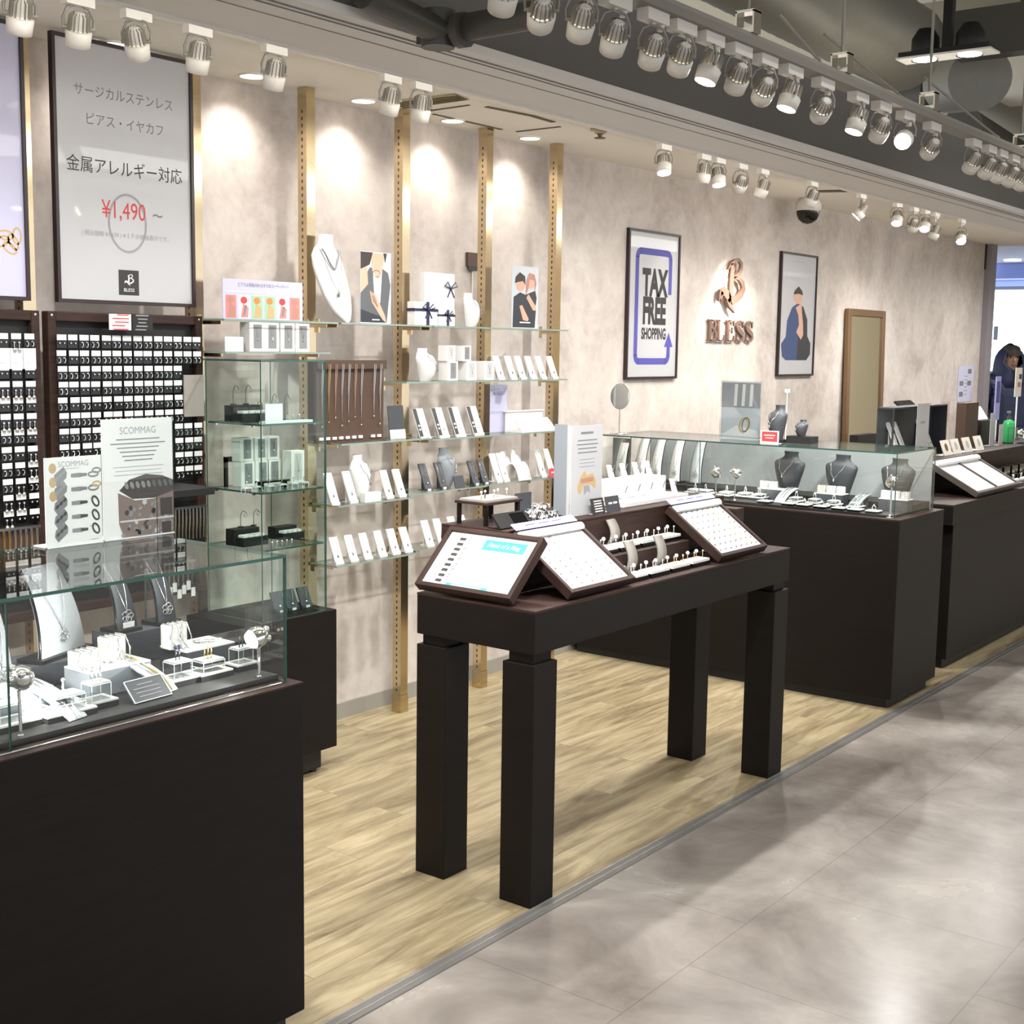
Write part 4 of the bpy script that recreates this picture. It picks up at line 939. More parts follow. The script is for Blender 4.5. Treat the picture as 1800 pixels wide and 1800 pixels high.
# ---- stands and busts of the lower shelves
def row(pxs, z, fmt, group, kind='white', h=.105, w=.038, y=3.44, n0=0):
    for k, x in enumerate(pxs): nstand(x, z, fmt.replace('#', ORD[k+n0]), group, kind, h, w, y, rz=-0.10)
row([3.3990, 3.4939], Z4, 'white slanted necklace stand, # from left beside the white bust of the second bay', 'stands beside the white bust', h=.125)
row([3.6927, 3.7640], Z4, 'white slanted necklace stand right of the white bust, # of the two', 'stands right of the white bust', h=.115, w=.036)
bust(3.5715, 3.475, Z4, 1.0858-Z4, .105, .05, 'leath', 'white bust under the brown necklace board', 0.15, chain='inkm', pend=.007)
o = MB().bx(3.5278, 3.6142, 3.395, 3.42, Z4, Z4+.035); tag(o.build('small_riser', 'leath'), 'small white block in front of the white bust of the second bay', 'riser')
row([3.4190, 3.4968, 3.5735, 3.6553, 3.7294, 3.8020], Z5, 'white slanted necklace stand, # from left on the lowest shelf of the second bay', 'stands on the lowest shelf of the second bay')
row([3.9321, 4.0057, 4.0954, 4.1615], Z9, 'white slanted necklace stand, # from left on the lowest shelf behind the table', 'stands on the lowest shelf behind the table', h=.11)
# dark picture tablet
r, T, w, h = sheet_card(3.7132, 3.8010, Z3, 1.2677, 3.44, 'dark_card', 'dark grey card with pale foot between necklace board and striped stands', 'card', 'dgleath')
MB().bx(-w/2, w/2, -.002, 0, .0, h*.28).build('pale_band', 'cardpale', r); r.rotation_euler = (-.12, 0, 0)
row([3.8968, 4.0107, 4.1142, 4.2321], Z7, 'necklace stand half black half white, # from left', 'black and white necklace stands', 'half', h=.128, w=.055)
# third shelf: bust, boxes, six stands
bust(3.9389, 3.475, Z6, 1.4887-Z6, .125, .055, 'leath', 'white bust left of the boxed necklaces on the long shelf', 0.3, chain='inkm', pend=.007)
for k in range(3):
    x = [4.0538, 4.1727, 4.2884][k]
    boxed(x, Z6, .064, .078, .05, f'white boxed necklace, {ORD[k]} from left in the lower row on the long shelf', 'boxed necklaces on the long shelf', ins='cardgrey' if k == 0 else 'cardpale')
for k in range(2):
    x = [4.0432, 4.1433][k]
    boxed(x, Z6+.0785, .055, .062, .045, f'white boxed necklace stacked on the lower boxes, {ORD[k]} of two', 'stacked boxed necklaces', ins='cardpale' if k == 0 else 'cardgrey')
row([4.3804, 4.4632, 4.5316, 4.6055, 4.6809, 4.7665], Z6, 'white slanted necklace stand, # from left beside the boxed necklaces', 'stands beside the boxed necklaces', h=.108, w=.036)
# pale pink card and tiered white stand
o = MB().bx(4.4048, 4.5241, 3.50, 3.503, Z7, 1.3370, 0); w0 = 4.4639
o.text('ANTI-ALLERGY', .022, at((w0, 3.4992, 1.2978), RX), 1, sx=.55)
tag(o.build('pink_card', ['lilac', 'blue']), 'pale pink card standing right of the half black stands', 'card')
r = thing('tiered_display', 'white tiered display with four slanted pads', 'tiered display', (4.6253, 3.44, Z7), 0)
MB().bx(-.13, .13, -.045, .05, 0, .012).bx(-.13, .13, .04, .05, .012, .085).bx(-.135, .135, .035, .055, .085, .09).build('rack', 'leath', r)
for k in range(4): MB().bx(-.028, .028, -.002, .002, .0, .058, 0, at((-.095+.063*k, -.034, .013)) @ rotx(-.75)).build('pad', 'leath', r)
# fourth level: dark bust and dark stands
row([3.9183, 4.0123], Z8, 'charcoal slanted necklace stand, # from left before the dark bust', 'charcoal stands before the dark bust', 'dark', h=.115, w=.036)
row([4.2199, 4.2844], Z8, 'charcoal slanted necklace stand right of the dark bust, # of two', 'charcoal stands right of the dark bust', 'dark', h=.108, w=.034)
bust(4.0780, 3.48, Z8, 1.0849-Z8, .105, .05, 'gleath', 'dark grey bust on the glass shelf', 0.2, chain='silver', pend=.005)
o = MB().bx(-.03, .03, -.002, .002, 0, .05, 0, at((4.0960, 3.405, Z8)) @ rotx(-.3)); tag(o.build('small_card', 'dgleath'), 'small dark card before the dark grey bust', 'card')
row([4.3757, 4.4231], Z8+.001, 'tall white necklace stand left of the white display cluster, # of two', 'tall stands left of the cluster', h=.13, w=.034)
row([4.6952, 4.7643], Z8+.001, 'tall white necklace stand right of the white display cluster, # of two', 'tall stands right of the cluster', h=.13, w=.034)
for k, (x, hh) in enumerate(((4.5011, .12), (4.5789, .125))):
    bust(x, 3.50, Z8+.001, hh, .085, .032, 'leath', f'small white bust in the white display cluster, {ORD[k]} of two', .3, chain=None)
r = thing('ramp_display', 'curved white ramp display in the white display cluster', 'ramp display', (4.5101, 3.42, Z8+.001))
MB().loft([[(x, -.035+.09*t, .002+.07*math.sin(t*PI)**.8+e) for x, e in ((-.045, 0), (.045, 0), (.045, .006), (-.045, .006))] for t in [k/8 for k in range(9)]]).build('ramp', 'leath', r)
o = MB().bx(4.6866, 4.7602, 3.384, 3.388, 0.9284, 0.9666, 0).bx(4.6989, 4.7466, 3.3835, 3.384, 0.9462, 0.9513, 1)
tag(o.build('red_card', ['redcard', 'paper']), 'small red card at the right end of the shelf with the white cluster', 'card')

# ------------------------------------------------------------------ small jewellery builders
def ring_mesh(r_=.011, t_=.0016, gem=.004, w=1.0):
    m = MB().tube([(r_*math.cos(q), 0, r_+r_*math.sin(q)) for q in [2*PI*k/16 for k in range(16)]], t_, 6, 0, closed=True)
    if gem: m.sph((0, 0, 2*r_+gem*.5), gem, 8, 1)
    return m
protoR = {}
def ring(p, label, metal='silver', gem='silver', r_=.011, g=.004, rz=0.0, t_=.0016, group=None, cat='ring'):
    k = (metal, gem, r_, g, t_)
    if k not in protoR:
        o = ring_mesh(r_, t_, g).build('ring', [metal, gem], loc=p); protoR[k] = o
    else: o = protoR[k].copy(); C.objects.link(o); o.location = p
    o.rotation_euler = (0, 0, rz)
    return tag(o, label, cat, group)
def acrylic_block(p, w, d, h, label, plates=1, pad=True, rz=0.0, group='acrylic ring blocks'):
    """clear ring block on a white pad with a black foot"""
    r = thing('ring_block', label, 'ring display', p, rz, group); z = 0
    if pad:
        MB().bx(-w*.75, w*.75, -d*.75, d*.75, 0, .010).build('foot', 'black', r)
        MB().bx(-w*.75, w*.75, -d*.75, d*.75, .0102, .0135).build('pad', 'leath', r); z = .0137
    hh = h/plates
    for k in range(plates):
        b = MB().bx(-w/2, w/2, -d/2, d/2, z, z+hh-.001, 0)
        for a, c in ((-1, -1), (-1, 1), (1, -1), (1, 1)): b.bx(a*w/2-.0005, a*w/2+.0005, c*d/2-.0005, c*d/2+.0005, z+.001, z+hh-.002, 1)
        b.bx(-w/2, w/2, -d/2-.0007, -d/2+.0003, z+hh-.003, z+hh-.001, 1).bx(-w/2-.0007, -w/2+.0003, -d/2, d/2, z+hh-.003, z+hh-.001, 1)
        b.build('block', ['acryl', 'acredge'], r); z += hh
    MB().bx(-w/2+.001, w/2-.001, -d/2+.001, d/2-.001, z, z+.0012).build('top_pad', 'acredge', r)
    return z+.0012
def ramp_stand(p, w, l, h, mt, label, rz, chains, cmt='silver', group='bracelet ramps'):
    """curved bracelet ramp falling towards -y, with bracelets laid over it"""
    r = thing('bracelet_ramp', label, 'bracelet display', p, rz, group)
    pt = lambda t: (l*(.5-t), h*math.cos(t*PI/2)**.75+.002)
    rings = [[(x, pt(t)[0], max(.001, pt(t)[1]+e)) for x, e in ((-w/2, -.006), (w/2, -.006), (w/2, 0), (-w/2, 0))] for t in [k/12 for k in range(13)]]
    MB().loft(rings).build('ramp', mt, r)
    MB().bx(-w*.3, w*.3, l*.40, l*.46, 0, h*.97).bx(-w*.3, w*.3, -l*.1, l*.46, 0, .004).build('support', 'dgleath', r)
    for k in range(chains):
        x = (k-(chains-1)/2)*w*.3
        m = MB(); pts = [(x+.0015*math.sin(t*9), pt(t)[0], pt(t)[1]+.0025) for t in [j/14 for j in range(15)]]
        m.tube(pts, .0022, 6); m.sph((x, pt(.8)[0], pt(.8)[1]+.004), .005, 8, sq=(1, 1, .6)); m.build('bracelet', cmt if k or chains == 1 else 'silver', r)
def jewel_lamp(p, h, head_dir, label, watts=2.5):
    r = thing('display_lamp', label, 'lamp', p, 0, 'small chrome lamps in the showcases')
    MB().lathe([(.020, 0), (.020, .003), (.010, .008), (.004, .014)], 16).build('base', 'chrome', r)
    MB().tube([(0, 0, .01), (.001, 0, h*.4), (0, 0, h*.8), (0, 0, h-.02)], .0035, 8).build('stem', 'chrome', r)
    hd = MB().lathe([(.022, -.020), (.024, -.012), (.022, .004), (.014, .016), (.004, .022)], 16, 0, cap=False)
    for k in range(3): hd.sph((.012*math.cos(k*2.1), .012*math.sin(k*2.1), .018), .008, 8)
    o = hd.build('head', 'chrome', r); o.location = (0, 0, h); d = Vector(head_dir); o.rotation_euler = d.to_track_quat('-Z', 'Y').to_euler()
    l = MB().lathe([(.020, -.017), (.020, -.015)], 16).build('lens', 'lens', o)
    spot('lamp_bulb', Vector(p)+Vector((0, 0, h))+d.normalized()*.03, Vector(p)+Vector((0, 0, h))+d, watts, 100, .6, (1, 1, 1), .01)
def neck_display(p, w, h, mt, label, rz=0.0, group=None, tagc=False):
    """tall curved necklace plank on a low foot, with a pendant necklace"""
    r = thing('necklace_plank', label, 'necklace display', p, rz, group)
    f = lambda t: (.055*t**2.2, h*t)
    MB().loft([[(a*w/2*(1-.25*t), f(t)[0]+b, f(t)[1]) for a, b in ((-1, 0), (1, 0), (1, .010), (-1, .010))] for t in [k/10 for k in range(11)]]).build('plank', mt, r)
    MB().bx(-w*.6, w*.6, -.012, .05, -.0, .008).build('foot', 'black', r)
    e = MB()
    for a in (-1, 1): e.tube([(a*w/2*(1-.25*t), f(t)[0]+.004, f(t)[1]) for t in [k/10 for k in range(11)]], .0035, 5)
    e.build('edging', 'blackgloss', r)
    m = MB().tube([(a*w*.34*(1-abs(1-2*k/10)*0)*abs(1-2*k/10), f(.28+.68*abs(1-2*k/10))[0]-.003, f(.28+.68*abs(1-2*k/10))[1]) for k, a in [(k, 1 if k > 5 else -1) for k in range(11)]], .0012, 5)
    for q in range(5): m.tube([(.008*math.cos(2*PI*k/8)+.008*math.cos(q*1.3), f(.24)[0]-.004, f(.24)[1]+.006*math.sin(2*PI*k/8)+.008*math.sin(q*1.3)) for k in range(8)], .0011, 5, closed=True)
    m.build('necklace', 'silver', r)
    if tagc: MB().bx(-w*.28, w*.28, -.006, -.004, .010, .022).build('price_tag', 'paper', r)
def counter_body(r, o, x0, x1, y0, y1, z1, toe=0.06, lip=0.0):
    MB().bx(x0, x1, y0, y1, toe, z1).build('body', 'dark', r, root=o, bev=.003)
    MB().bx(x0+.03, x1-.03, y0+.03, y1-.03, 0, toe).build('toe_kick', 'black', r, root=o)
    MB().bx(x0-.0, x1+.0, y0-.0, y1+.0, z1, z1+.004).build('counter_top', 'dark2', r, root=o)

# ------------------------------------------------------------------ near counter with its showcase (left)
AX, AY0, AY1, AZ = 1.891, 2.0, 2.54, 0.783
o = (1.25, 2.27, 0)
r = thing('display_counter', 'near dark wood counter with long glass showcase at lower left', 'display counter', o)
counter_body(r, o, 0.35, AX, AY0, AY1, AZ, 0.05)
gx, gy0, gy1, gz0, gz1 = 1.872, 2.03, 2.505, AZ+.0045, 1.059
pane(0.4, 1.227, gy0, gy0+.005, gz0, gz1-.0065, 'y').build('glass_pane', ['glass', 'gedge'], r, root=o)
pane(1.229, gx, gy0, gy0+.005, gz0, gz1-.0065, 'y').build('glass_pane', ['glass', 'gedge'], r, root=o)
pane(gx-.005, gx, gy0+.0052, gy1, gz0, gz1-.0065, 'x').build('glass_pane', ['glass', 'gedge'], r, root=o)
pane(0.4, gx, gy0, gy1, gz1-.006, gz1, 'z').build('glass_top', ['glass', 'gedge'], r, root=o)
MB().bx(0.4, gx-.006, gy0+.02, gy1-.01, gz0, gz0+.012).build('deck', 'black', r, root=o)
MB().cyl((0.45, gy0-.006, gz0+.001), (1.85, gy0-.006, gz0+.001), .002, 6).build('light_strip_channel', 'chrome', r, root=o)
DZ = gz0+.0125
# posters standing on the glass top
def a_poster(x0, x1, z1, y, label, d=0.05):
    r = thing('acrylic_sign', label, 'acrylic sign', ((x0+x1)/2, y, gz1+.0005), 0.0)
    w, h = x1-x0, z1-gz1
    MB().bx(-w/2, w/2, 0, .004, 0, h).build('sheet', 'paper', r)
    MB().bx(-w/2, w/2, -.0035, -.001, 0, h).build('acrylic_front', 'glass', r)
    MB().bx(-w/2, w/2, -.0035, d, -.0, .003).build('acrylic_foot', 'acredge', r)
    return r, Matrix.Translation((0, -.0002, 0)) @ RX, w, h
r, T, w, h = a_poster(1.7259, 1.9146, 1.3274, 2.455, 'tall white acrylic sign with a carved silver bracelet picture on the near counter')
t = MB().text('SCOMMAG', .022, T @ Matrix.Translation((0, h*.90, .0004)), 0, sx=.9)
for k, wd in enumerate((.62, .78, .60, .52, .46, .40)): t.rect(-w*wd/2, w*wd/2, h*(.83-.035*k)-.0012, h*(.83-.035*k)+.0012, .0004, 1, T)
for k, wd in enumerate((.72, .66, .7)): t.rect(-w*wd/2, w*wd/2, h*(.60-.033*k)-.0006, h*(.60-.033*k)+.0006, .0004, 0, T)
t.build('lettering', ['inkl', 'inkm'], r)
t = MB(); cx, cy, a, b = w*.10, h*.24, w*.40, h*.105
t.flat([(cx-a, cy+.04), (cx-a*.98, cy-.03), (cx-a*.8, cy-.065), (cx-a*.3, cy-.088), (cx+a*.3, cy-.086), (cx+a, cy-.075), (cx+a, cy+.045), (cx+a*.3, cy+.02), (cx-a*.4, cy+.02)], .0004, 0, T)
t.flat([(cx-a*.95, cy+.045), (cx-a*.6, cy+.068), (cx, cy+.078), (cx+a*.6, cy+.072), (cx+a, cy+.06), (cx+a, cy+.035), (cx+a*.3, cy+.022), (cx-a*.5, cy+.024)], .0005, 1, T)
rn = random.Random(5)
for k in range(46):
    u, v = cx-a*.9+a*1.85*rn.random(), cy-.07+.085*rn.random()
    t.oval(u, v, .004+.003*rn.random(), .003+.004*rn.random(), .0007, rn.choice((1, 2, 2, 3)), T, 7, rn.random()*3)
t.rect(cx+a*.36, cx+a*.40, cy-.085, cy+.03, .0009, 1, T).rect(cx+a*.5, cx+a*.95, cy-.02, cy+.02, .0009, 1, T).rect(cx+a*.55, cx+a*.9, cy-.065, cy-.035, .0009, 1, T).rect(cx-a*.95, cx+a, cy-.027, cy-.023, .0009, 3, T)
for k in range(9): t.oval(cx-a*.7+a*.2*k, cy+.055, .005, .009, .0008, 2, T, 8, .4)
t.build('printed_bracelet', ['brownp', 'hair', 'cardgrey', 'cardpale'], r)
r, T, w, h = a_poster(1.5813, 1.7198, 1.2514, 2.452, 'shorter white acrylic sign with rows of ring pictures on the near counter')
t = MB().text('SCOMMAG', .017, T @ Matrix.Translation((0, h*.92, .0004)), 0, sx=.9).rect(-w*.2, w*.1, h*.868, h*.873, .0004, 0, T)
for k in range(5):
    v = h*(.79-.155*k); s_ = 1.0
    t.flat([(-w*.36, v-.010), (-w*.30, v-.022), (-w*.13, v-.004), (-w*.12, v+.008), (-w*.18, v+.020), (-w*.34, v+.004)], .0004, 2 if k < 2 else 1, T)
    for j in range(3): t.oval(-w*.30+w*.065*j, v+.001+.007*j-.006, .0035, .006, .0007, 3 if k > 1 else 0, T, 8, -.7)
    t.flat([(-w*.05, v-.004), (w*.1, v-.005), (w*.24, v-.002), (w*.24, v+.003), (w*.1, v+.005), (-w*.05, v+.004)], .0004, 2, T).rect(w*.10, w*.23, v-.003, v+.003, .0006, 3 if k > 1 else 1, T)
    if k < 2: t.ovring(w*.35, v, .014, .007, .004, .0004, 1, T).ovring(w*.41, v+.008, .012, .007, .004, .0006, 2 if k == 0 else 4, T)
    else: t.ovring(w*.38, v, .009, .014, .0045, .0004, 3, T, rot=.5)
    if k < 3: t.oval(-w*.37, v+.018, .009, .011, .0005, 4, T)
    t.rect(w*.28, w*.42, v-.024, v-.023, .0004, 0, T)
t.build('printed_rings', ['inkl', 'inkm', 'cardgrey', 'ink', 'amber'], r)
# things in the near showcase
jewel_lamp((1.2715,2.0715, gz0+.0002), .118, (.5, .35, -.35), 'chrome display lamp at the left end of the near showcase', 4.5)
jewel_lamp((1.8289,2.0701, gz0+.0002), .098, (-.75, .05, -.18), 'chrome display lamp with bright lens at the right end of the near showcase')
bx_, by_ = 1.5614, 2.37
neck_display((bx_, by_, DZ+.0448), .145, .185, 'paleg', 'big pale grey necklace plank with heavy chain in the near showcase', .35, 'necklace planks')
tag(MB().bx(bx_-.15, bx_+.085, by_-.04, by_+.075, DZ, DZ+.0445).build('riser', 'dgleath'), 'long charcoal riser under the big pale grey necklace plank', 'riser')
pz = 0.8677
neck_display((1.7266, 2.38, pz), .054, .145, 'dgleath', 'charcoal necklace plank with pale tag, left of the two in the near showcase', .1, 'necklace planks', True)
neck_display((1.8337, 2.38, pz), .052, .145, 'dgleath', 'charcoal necklace plank right of the two in the near showcase', .1, 'necklace planks')
x0, x1 = 1.6843, 1.8638
tag(MB().bx(x0, x1+.01, 2.36, 2.45, DZ, pz-.0005).build('riser', 'dgleath'), 'charcoal riser under the two necklace planks', 'riser')
neck_display((1.3774, 2.30, DZ), .055, .22, 'paleg', 'pale necklace plank at the left edge of the near showcase', .1, 'necklace planks')
def riser(cx, cy, w, d, h, label, side='gleath', rz=0.0, z=None):
    r = thing('riser', label, 'riser', (cx, cy, DZ if z is None else z), rz)
    MB().bx(-w/2, w/2, -d/2, d/2, 0, h-.003).build('block', side, r)
    MB().bx(-w/2, w/2, -d/2, d/2, h-.0028, h).build('top_pad', 'leath', r)
    return (DZ if z is None else z)+h
RZ1 = 0.8525
rc = ((1.4895+1.6379)/2, 2.222)
riser(rc[0], rc[1], .146, .084, RZ1-DZ, 'white topped riser with two bracelet cubes, middle of the near showcase')
RZ2 = 0.8468
rd = ((1.7436+1.8758)/2, 2.245)
riser(rd[0], rd[1], 1.8758-1.7436, .09, RZ2-DZ, 'white topped riser with a chain cube, right in the near showcase', 'dgleath')
re_ = (1.3377, 2.21)
riser(re_[0], re_[1], .13, .085, 0.8485-DZ, 'white topped riser cut by the left edge in the near showcase')
def cube_chain(cx, cy, z, w, h, label, chainl):
    r = thing('bracelet_cube', label, 'bracelet display', (cx, cy, z), 0, 'bracelet cubes')
    MB().bx(-w/2, w/2, -w*.35, w*.35, 0, h).build('block', 'leath', r, bev=.002)
    m = MB()
    for k in range(4):
        u = -w*.4+w*.27*k
        m.tube([(u, w*.3, h+.002), (u+.002, -w*.37, h+.002), (u+(.012 if k % 2 else -.008), -w*.37-.002, h*.5), (u+.004, -w*.37-.006-chainl, .002)], .0016, 5)
    m.build('chain', 'silver', r)
cube_chain(1.5075, 2.225, RZ1+.0003, .048, .036, 'white bracelet cube, left one on the middle riser', .0)
cube_chain(1.5825, 2.235, RZ1+.0003, .046, .050, 'white bracelet cube, right one on the middle riser', .004)
cube_chain(1.7503, 2.25, RZ2+.0003, .046, .052, 'white bracelet cube with hanging chains on the right riser', .012)
m = MB(); rn = random.Random(8)
for k in range(7):
    cx, cy = 1.8219+rn.uniform(-.01, .03), 2.24+rn.uniform(-.02, .02)
    m.tube([(cx+.012*math.cos(q), cy+.008*math.sin(q), RZ2+.003+.002*(k % 2)) for q in [2*PI*j/10 for j in range(10)]], .0016, 5, closed=True)
tag(m.build('coiled_chain', 'silver'), 'coiled silver chains lying on the right riser of the near showcase', 'chain')
m = MB().tube([(rc[0]+.03+.010*math.cos(q), rc[1]-.032+.006*math.sin(q), RZ1+.003) for q in [2*PI*j/10 for j in range(10)]], .0014, 5, closed=True)
tag(m.build('bracelet', 'silver'), 'small silver bracelet lying on the middle riser of the near showcase', 'bracelet')
ramp_stand((1.3778, 2.150, DZ), .046, .15, .058, 'paleg', 'pale grey bracelet ramp with silver bracelets, left in the near showcase', .22, 2)
ramp_stand((1.6108, 2.172, DZ), .044, .14, .056, 'paleg', 'pale grey bracelet ramp with gold bracelet, right in the near showcase', .22, 2, 'goldj')
def rb(px, z_, w, d, h, plates, label, metal, n, r_, rl, g=.0, gem='silver'):
    w, d, h, r_ = w*1.35, d*1.2, h*1.3, r_*1.3
    zt = acrylic_block((px[0], px[1], DZ+z_), w, d, h, label, plates)+DZ+z_
    for k in range(n): ring((px[0]+(k-(n-1)/2)*.009, px[1], zt+.0002), rl if n == 1 else f'{ORD[k]} {rl}', metal, gem, r_, g, .9, .0014, 'rings in the near showcase')
rb((1.3911,2.1187), 0, .052, .034, .022, 2, 'two layer clear ring block, second from left in the near showcase', 'silver', 1, .009, 'silver ring on the two layer block of the near showcase', .004)
rb((1.4727,2.1321), 0, .032, .028, .026, 1, 'clear ring block with three silver rings in the near showcase', 'silver', 3, .010, 'ring in the row of three silver rings in the near showcase')
rb((1.6830,2.1528), 0, .034, .030, .026, 1, 'clear ring block with a dark blue stone ring in the near showcase', 'blackj', 2, .009, 'blackened ring on the block beside the gold bracelet ramp', .005, 'navy')
rb((1.7599,2.1505), 0, .042, .034, .018, 2, 'flat clear ring block with three gold rings in the near showcase', 'goldj', 3, .010, 'ring in the row of three gold rings in the near showcase')
rb((1.8508,2.1512), 0, .030, .026, .025, 1, 'clear ring block with two dark rings, rightmost in the near showcase', 'blackj', 2, .009, 'dark ring on the rightmost block of the near showcase')
rb((1.2863,2.1274), 0, .046, .032, .026, 1, 'clear ring block cut by the left edge in the near showcase', 'silver', 1, .010, 'silver ring on the block cut by the left edge', .004)
sx0 = (1.5723,2.1312)
r = thing('tent_sign', 'sloped dark tent sign with pale edges in the near showcase', 'sign', (sx0[0]-.005, 2.10, DZ), 0.05)
r.scale = (1.1, 1.1, 1.1)
T = Matrix.Translation((0, -.016, .001)) @ rotx(-.75)
b = MB().bx(-.042, .042, -.0015, .0015, 0, .046, 0, T).bx(-.042, .042, -.0022, -.0015, .0, .0012, 1, T).bx(-.042, -.0405, -.0022, -.0015, 0, .046, 1, T).bx(.0405, .042, -.0022, -.0015, 0, .046, 1, T).bx(-.042, .042, -.0022, -.0015, .0448, .046, 1, T)
for k, wd in enumerate((.018, .03, .028, .026)): b.bx(-wd, wd*.9, -.0021, -.0016, .034-.008*k, .0352-.008*k, 2, T)
b.build('front_sheet', ['dgleath', 'acredge', 'inkl'], r)
MB().bx(-.042, .042, -.001, .001, 0, .043, 0, Matrix.Translation((0, .040, .001)) @ rotx(.62)).build('back_sheet', 'acryl', r)

# ------------------------------------------------------------------ tall showcase on its cabinet, beside the shelves
o = (3.02, 3.38, 0)
r = thing('tall_showcase', 'tall glass showcase on a dark cabinet between earring panel and shelves', 'showcase', o)
MB().bx(2.79, 3.20, 3.215, 3.52, .09, .583).build('cabinet', 'dark', r, root=o, bev=.003)
MB().bx(2.83, 3.165, 3.26, 3.48, .012, .09).cyl((3.14, 3.275, 0), (3.14, 3.275, .012), .012, 10).cyl((2.86, 3.275, 0), (2.86, 3.275, .012), .012, 10).cyl((3.14, 3.46, 0), (3.14, 3.46, .012), .012, 10).cyl((2.86, 3.46, 0), (2.86, 3.46, .012), .012, 10).build('toe_kick', 'black', r, root=o)
bx0, bx1, by0, by1, bz0, bz1 = 2.866, 3.156, 3.22, 3.495, .5835, 1.445
pane(bx0, bx1, by0, by0+.005, bz0, bz1-.0065, 'y').build('glass_pane', ['gtint', 'gedge'], r, root=o)
pane(bx0, bx0+.005, by0+.0052, by1, bz0, bz1-.0065, 'x').build('glass_pane', ['gtint', 'gedge'], r, root=o)
pane(bx1-.005, bx1, by0+.0052, by1, bz0, bz1-.0065, 'x').build('glass_pane', ['glass', 'gedge'], r, root=o)
pane(bx0, bx1, by0, by1, bz1-.006, bz1, 'z').build('glass_top', ['gtint', 'gedge'], r, root=o)
BZ = [1.2374, 1.0146, 0.8236]
for z in BZ:
    pane(bx0+.006, bx1-.006, by0+.008, by1-.005, z-.006, z, 'z').build('inner_shelf', ['gshelf', 'gedge'], r, root=o)
    m = MB()
    for x in (bx0+.009, bx1-.009):
        for y in (by0+.05, by1-.04): m.box((x, y, z-.0085), (.008, .008, .004))
    m.build('shelf_pin', 'chrome', r, root=o)
def blackrack(x, y, z, w, d, h, label, rz=0.0):
    r = thing('ring_riser', label, 'riser', (x, y, z), rz, 'black stepped risers')
    MB().bx(-w/2, w/2, 0, d/2, 0, h).bx(-w/2, w/2, -d/2, 0, 0, h*.55).build('steps', 'black', r, bev=.0015)
    m = MB()
    for k in range(4): m.bx(-w*.42+w*.22*k, -w*.42+w*.22*k+w*.16, -d*.42, -d*.1, h*.55+.0002, h*.55+.008)
    m.build('pads', 'leath', r)
def hoop_stand(x, y, z, h, label, group):
    r = thing('hoop_stand', label, 'earring stand', (x, y, z), 0, group)
    MB().cyl((0, 0, 0), (0, 0, .004), .010, 12).tube([(0, 0, .003), (0, 0, h*.7), (.004, 0, h*.9), (.012, 0, h), (.020, 0, h*.92), (.022, 0, h*.82)], .0012, 6).build('wire', 'blackj', r)
    MB().tube([(.022+.007*math.cos(q), 0, h*.75+.008*math.sin(q)) for q in [2*PI*k/12 for k in range(12)]], .001, 5, closed=True).build('hoop_earring', 'silver', r)
yb = 3.36
blackrack(2.9422, 3.37, BZ[0]+.0003, .13, .09, .055, 'black stepped riser with white pads on the top shelf of the tall showcase')
for k in range(5):
    x = [2.9037, 2.9579, 3.0080, 3.0564, 3.1136][k]
    hoop_stand(x, 3.40 if k < 3 else 3.38, BZ[0]+(.0558 if k < 3 else .0004) if x < 2.9422+.06 else BZ[0]+.0004, .065 if k < 3 else .09, f'thin wire hoop stand, {ORD[k]} from left on the top shelf of the tall showcase', 'hoop stands in the tall showcase')
r, T, w, h = sheet_card(2.9560, 3.0318, BZ[0]+.0003, 1.2986, 3.30, 'small_card', 'blank white card on the top shelf of the tall showcase', 'card')
for k in range(6):
    x = 3.0764+.014*k
    ring((x, 3.33+.01*(k % 2), BZ[0]+.0004), f'small ring, {ORD[k]} of six right of the blank card in the tall showcase', 'silver', 'goldj' if k % 3 == 0 else 'silver', .008, .0035, 1.0, .0013, 'rings on the top shelf of the tall showcase')
tag(MB().bx(2.8973, 3.1080, 3.235, 3.265, BZ[0]+.0004, BZ[0]+.008).build('acrylic_strip', 'acredge'), 'low acrylic strip along the top shelf of the tall showcase', 'acrylic strip')
for k in range(3):
    x = [2.9716, 3.0351, 3.0897][k]
    boxed(x, BZ[1]+.0003, .06, .085, .045, f'white boxed pendant, {ORD[k]} from left in the lower row of the tall showcase', 'boxed pendants in the tall showcase', 3.43)
    boxed(x-.004, BZ[1]+.0860, .058, .080, .045, f'white boxed pendant, {ORD[k]} from left in the upper row of the tall showcase', 'boxed pendants in the tall showcase', 3.43)
boxed(3.1538, BZ[1]+.0003, .062, .115, .045, 'larger white boxed pendant at the right in the tall showcase', 'boxed pendants in the tall showcase', 3.38, 'cardpale')
tag(MB().bx(2.9153-.006, 2.9153+.006, 3.45, 3.46, BZ[1]+.0003, 1.1126).bx(2.9153-.006, 2.9586, 3.45, 3.46, 1.0991, 1.1164).build('sign_holder', 'blackgloss'), 'black angled sign holder left of the boxed pendants', 'sign holder')
tag(MB().bx(2.9239, 3.0532, 3.29, 3.32, BZ[1]+.022, BZ[1]+.028).bx(2.9314, 2.9413, 3.295, 3.315, BZ[1]+.0004, BZ[1]+.022).bx(3.0351, 3.0454, 3.295, 3.315, BZ[1]+.0004, BZ[1]+.022).build('small_bench', 'blackgloss'), 'small black acrylic bench before the boxed pendants', 'riser')
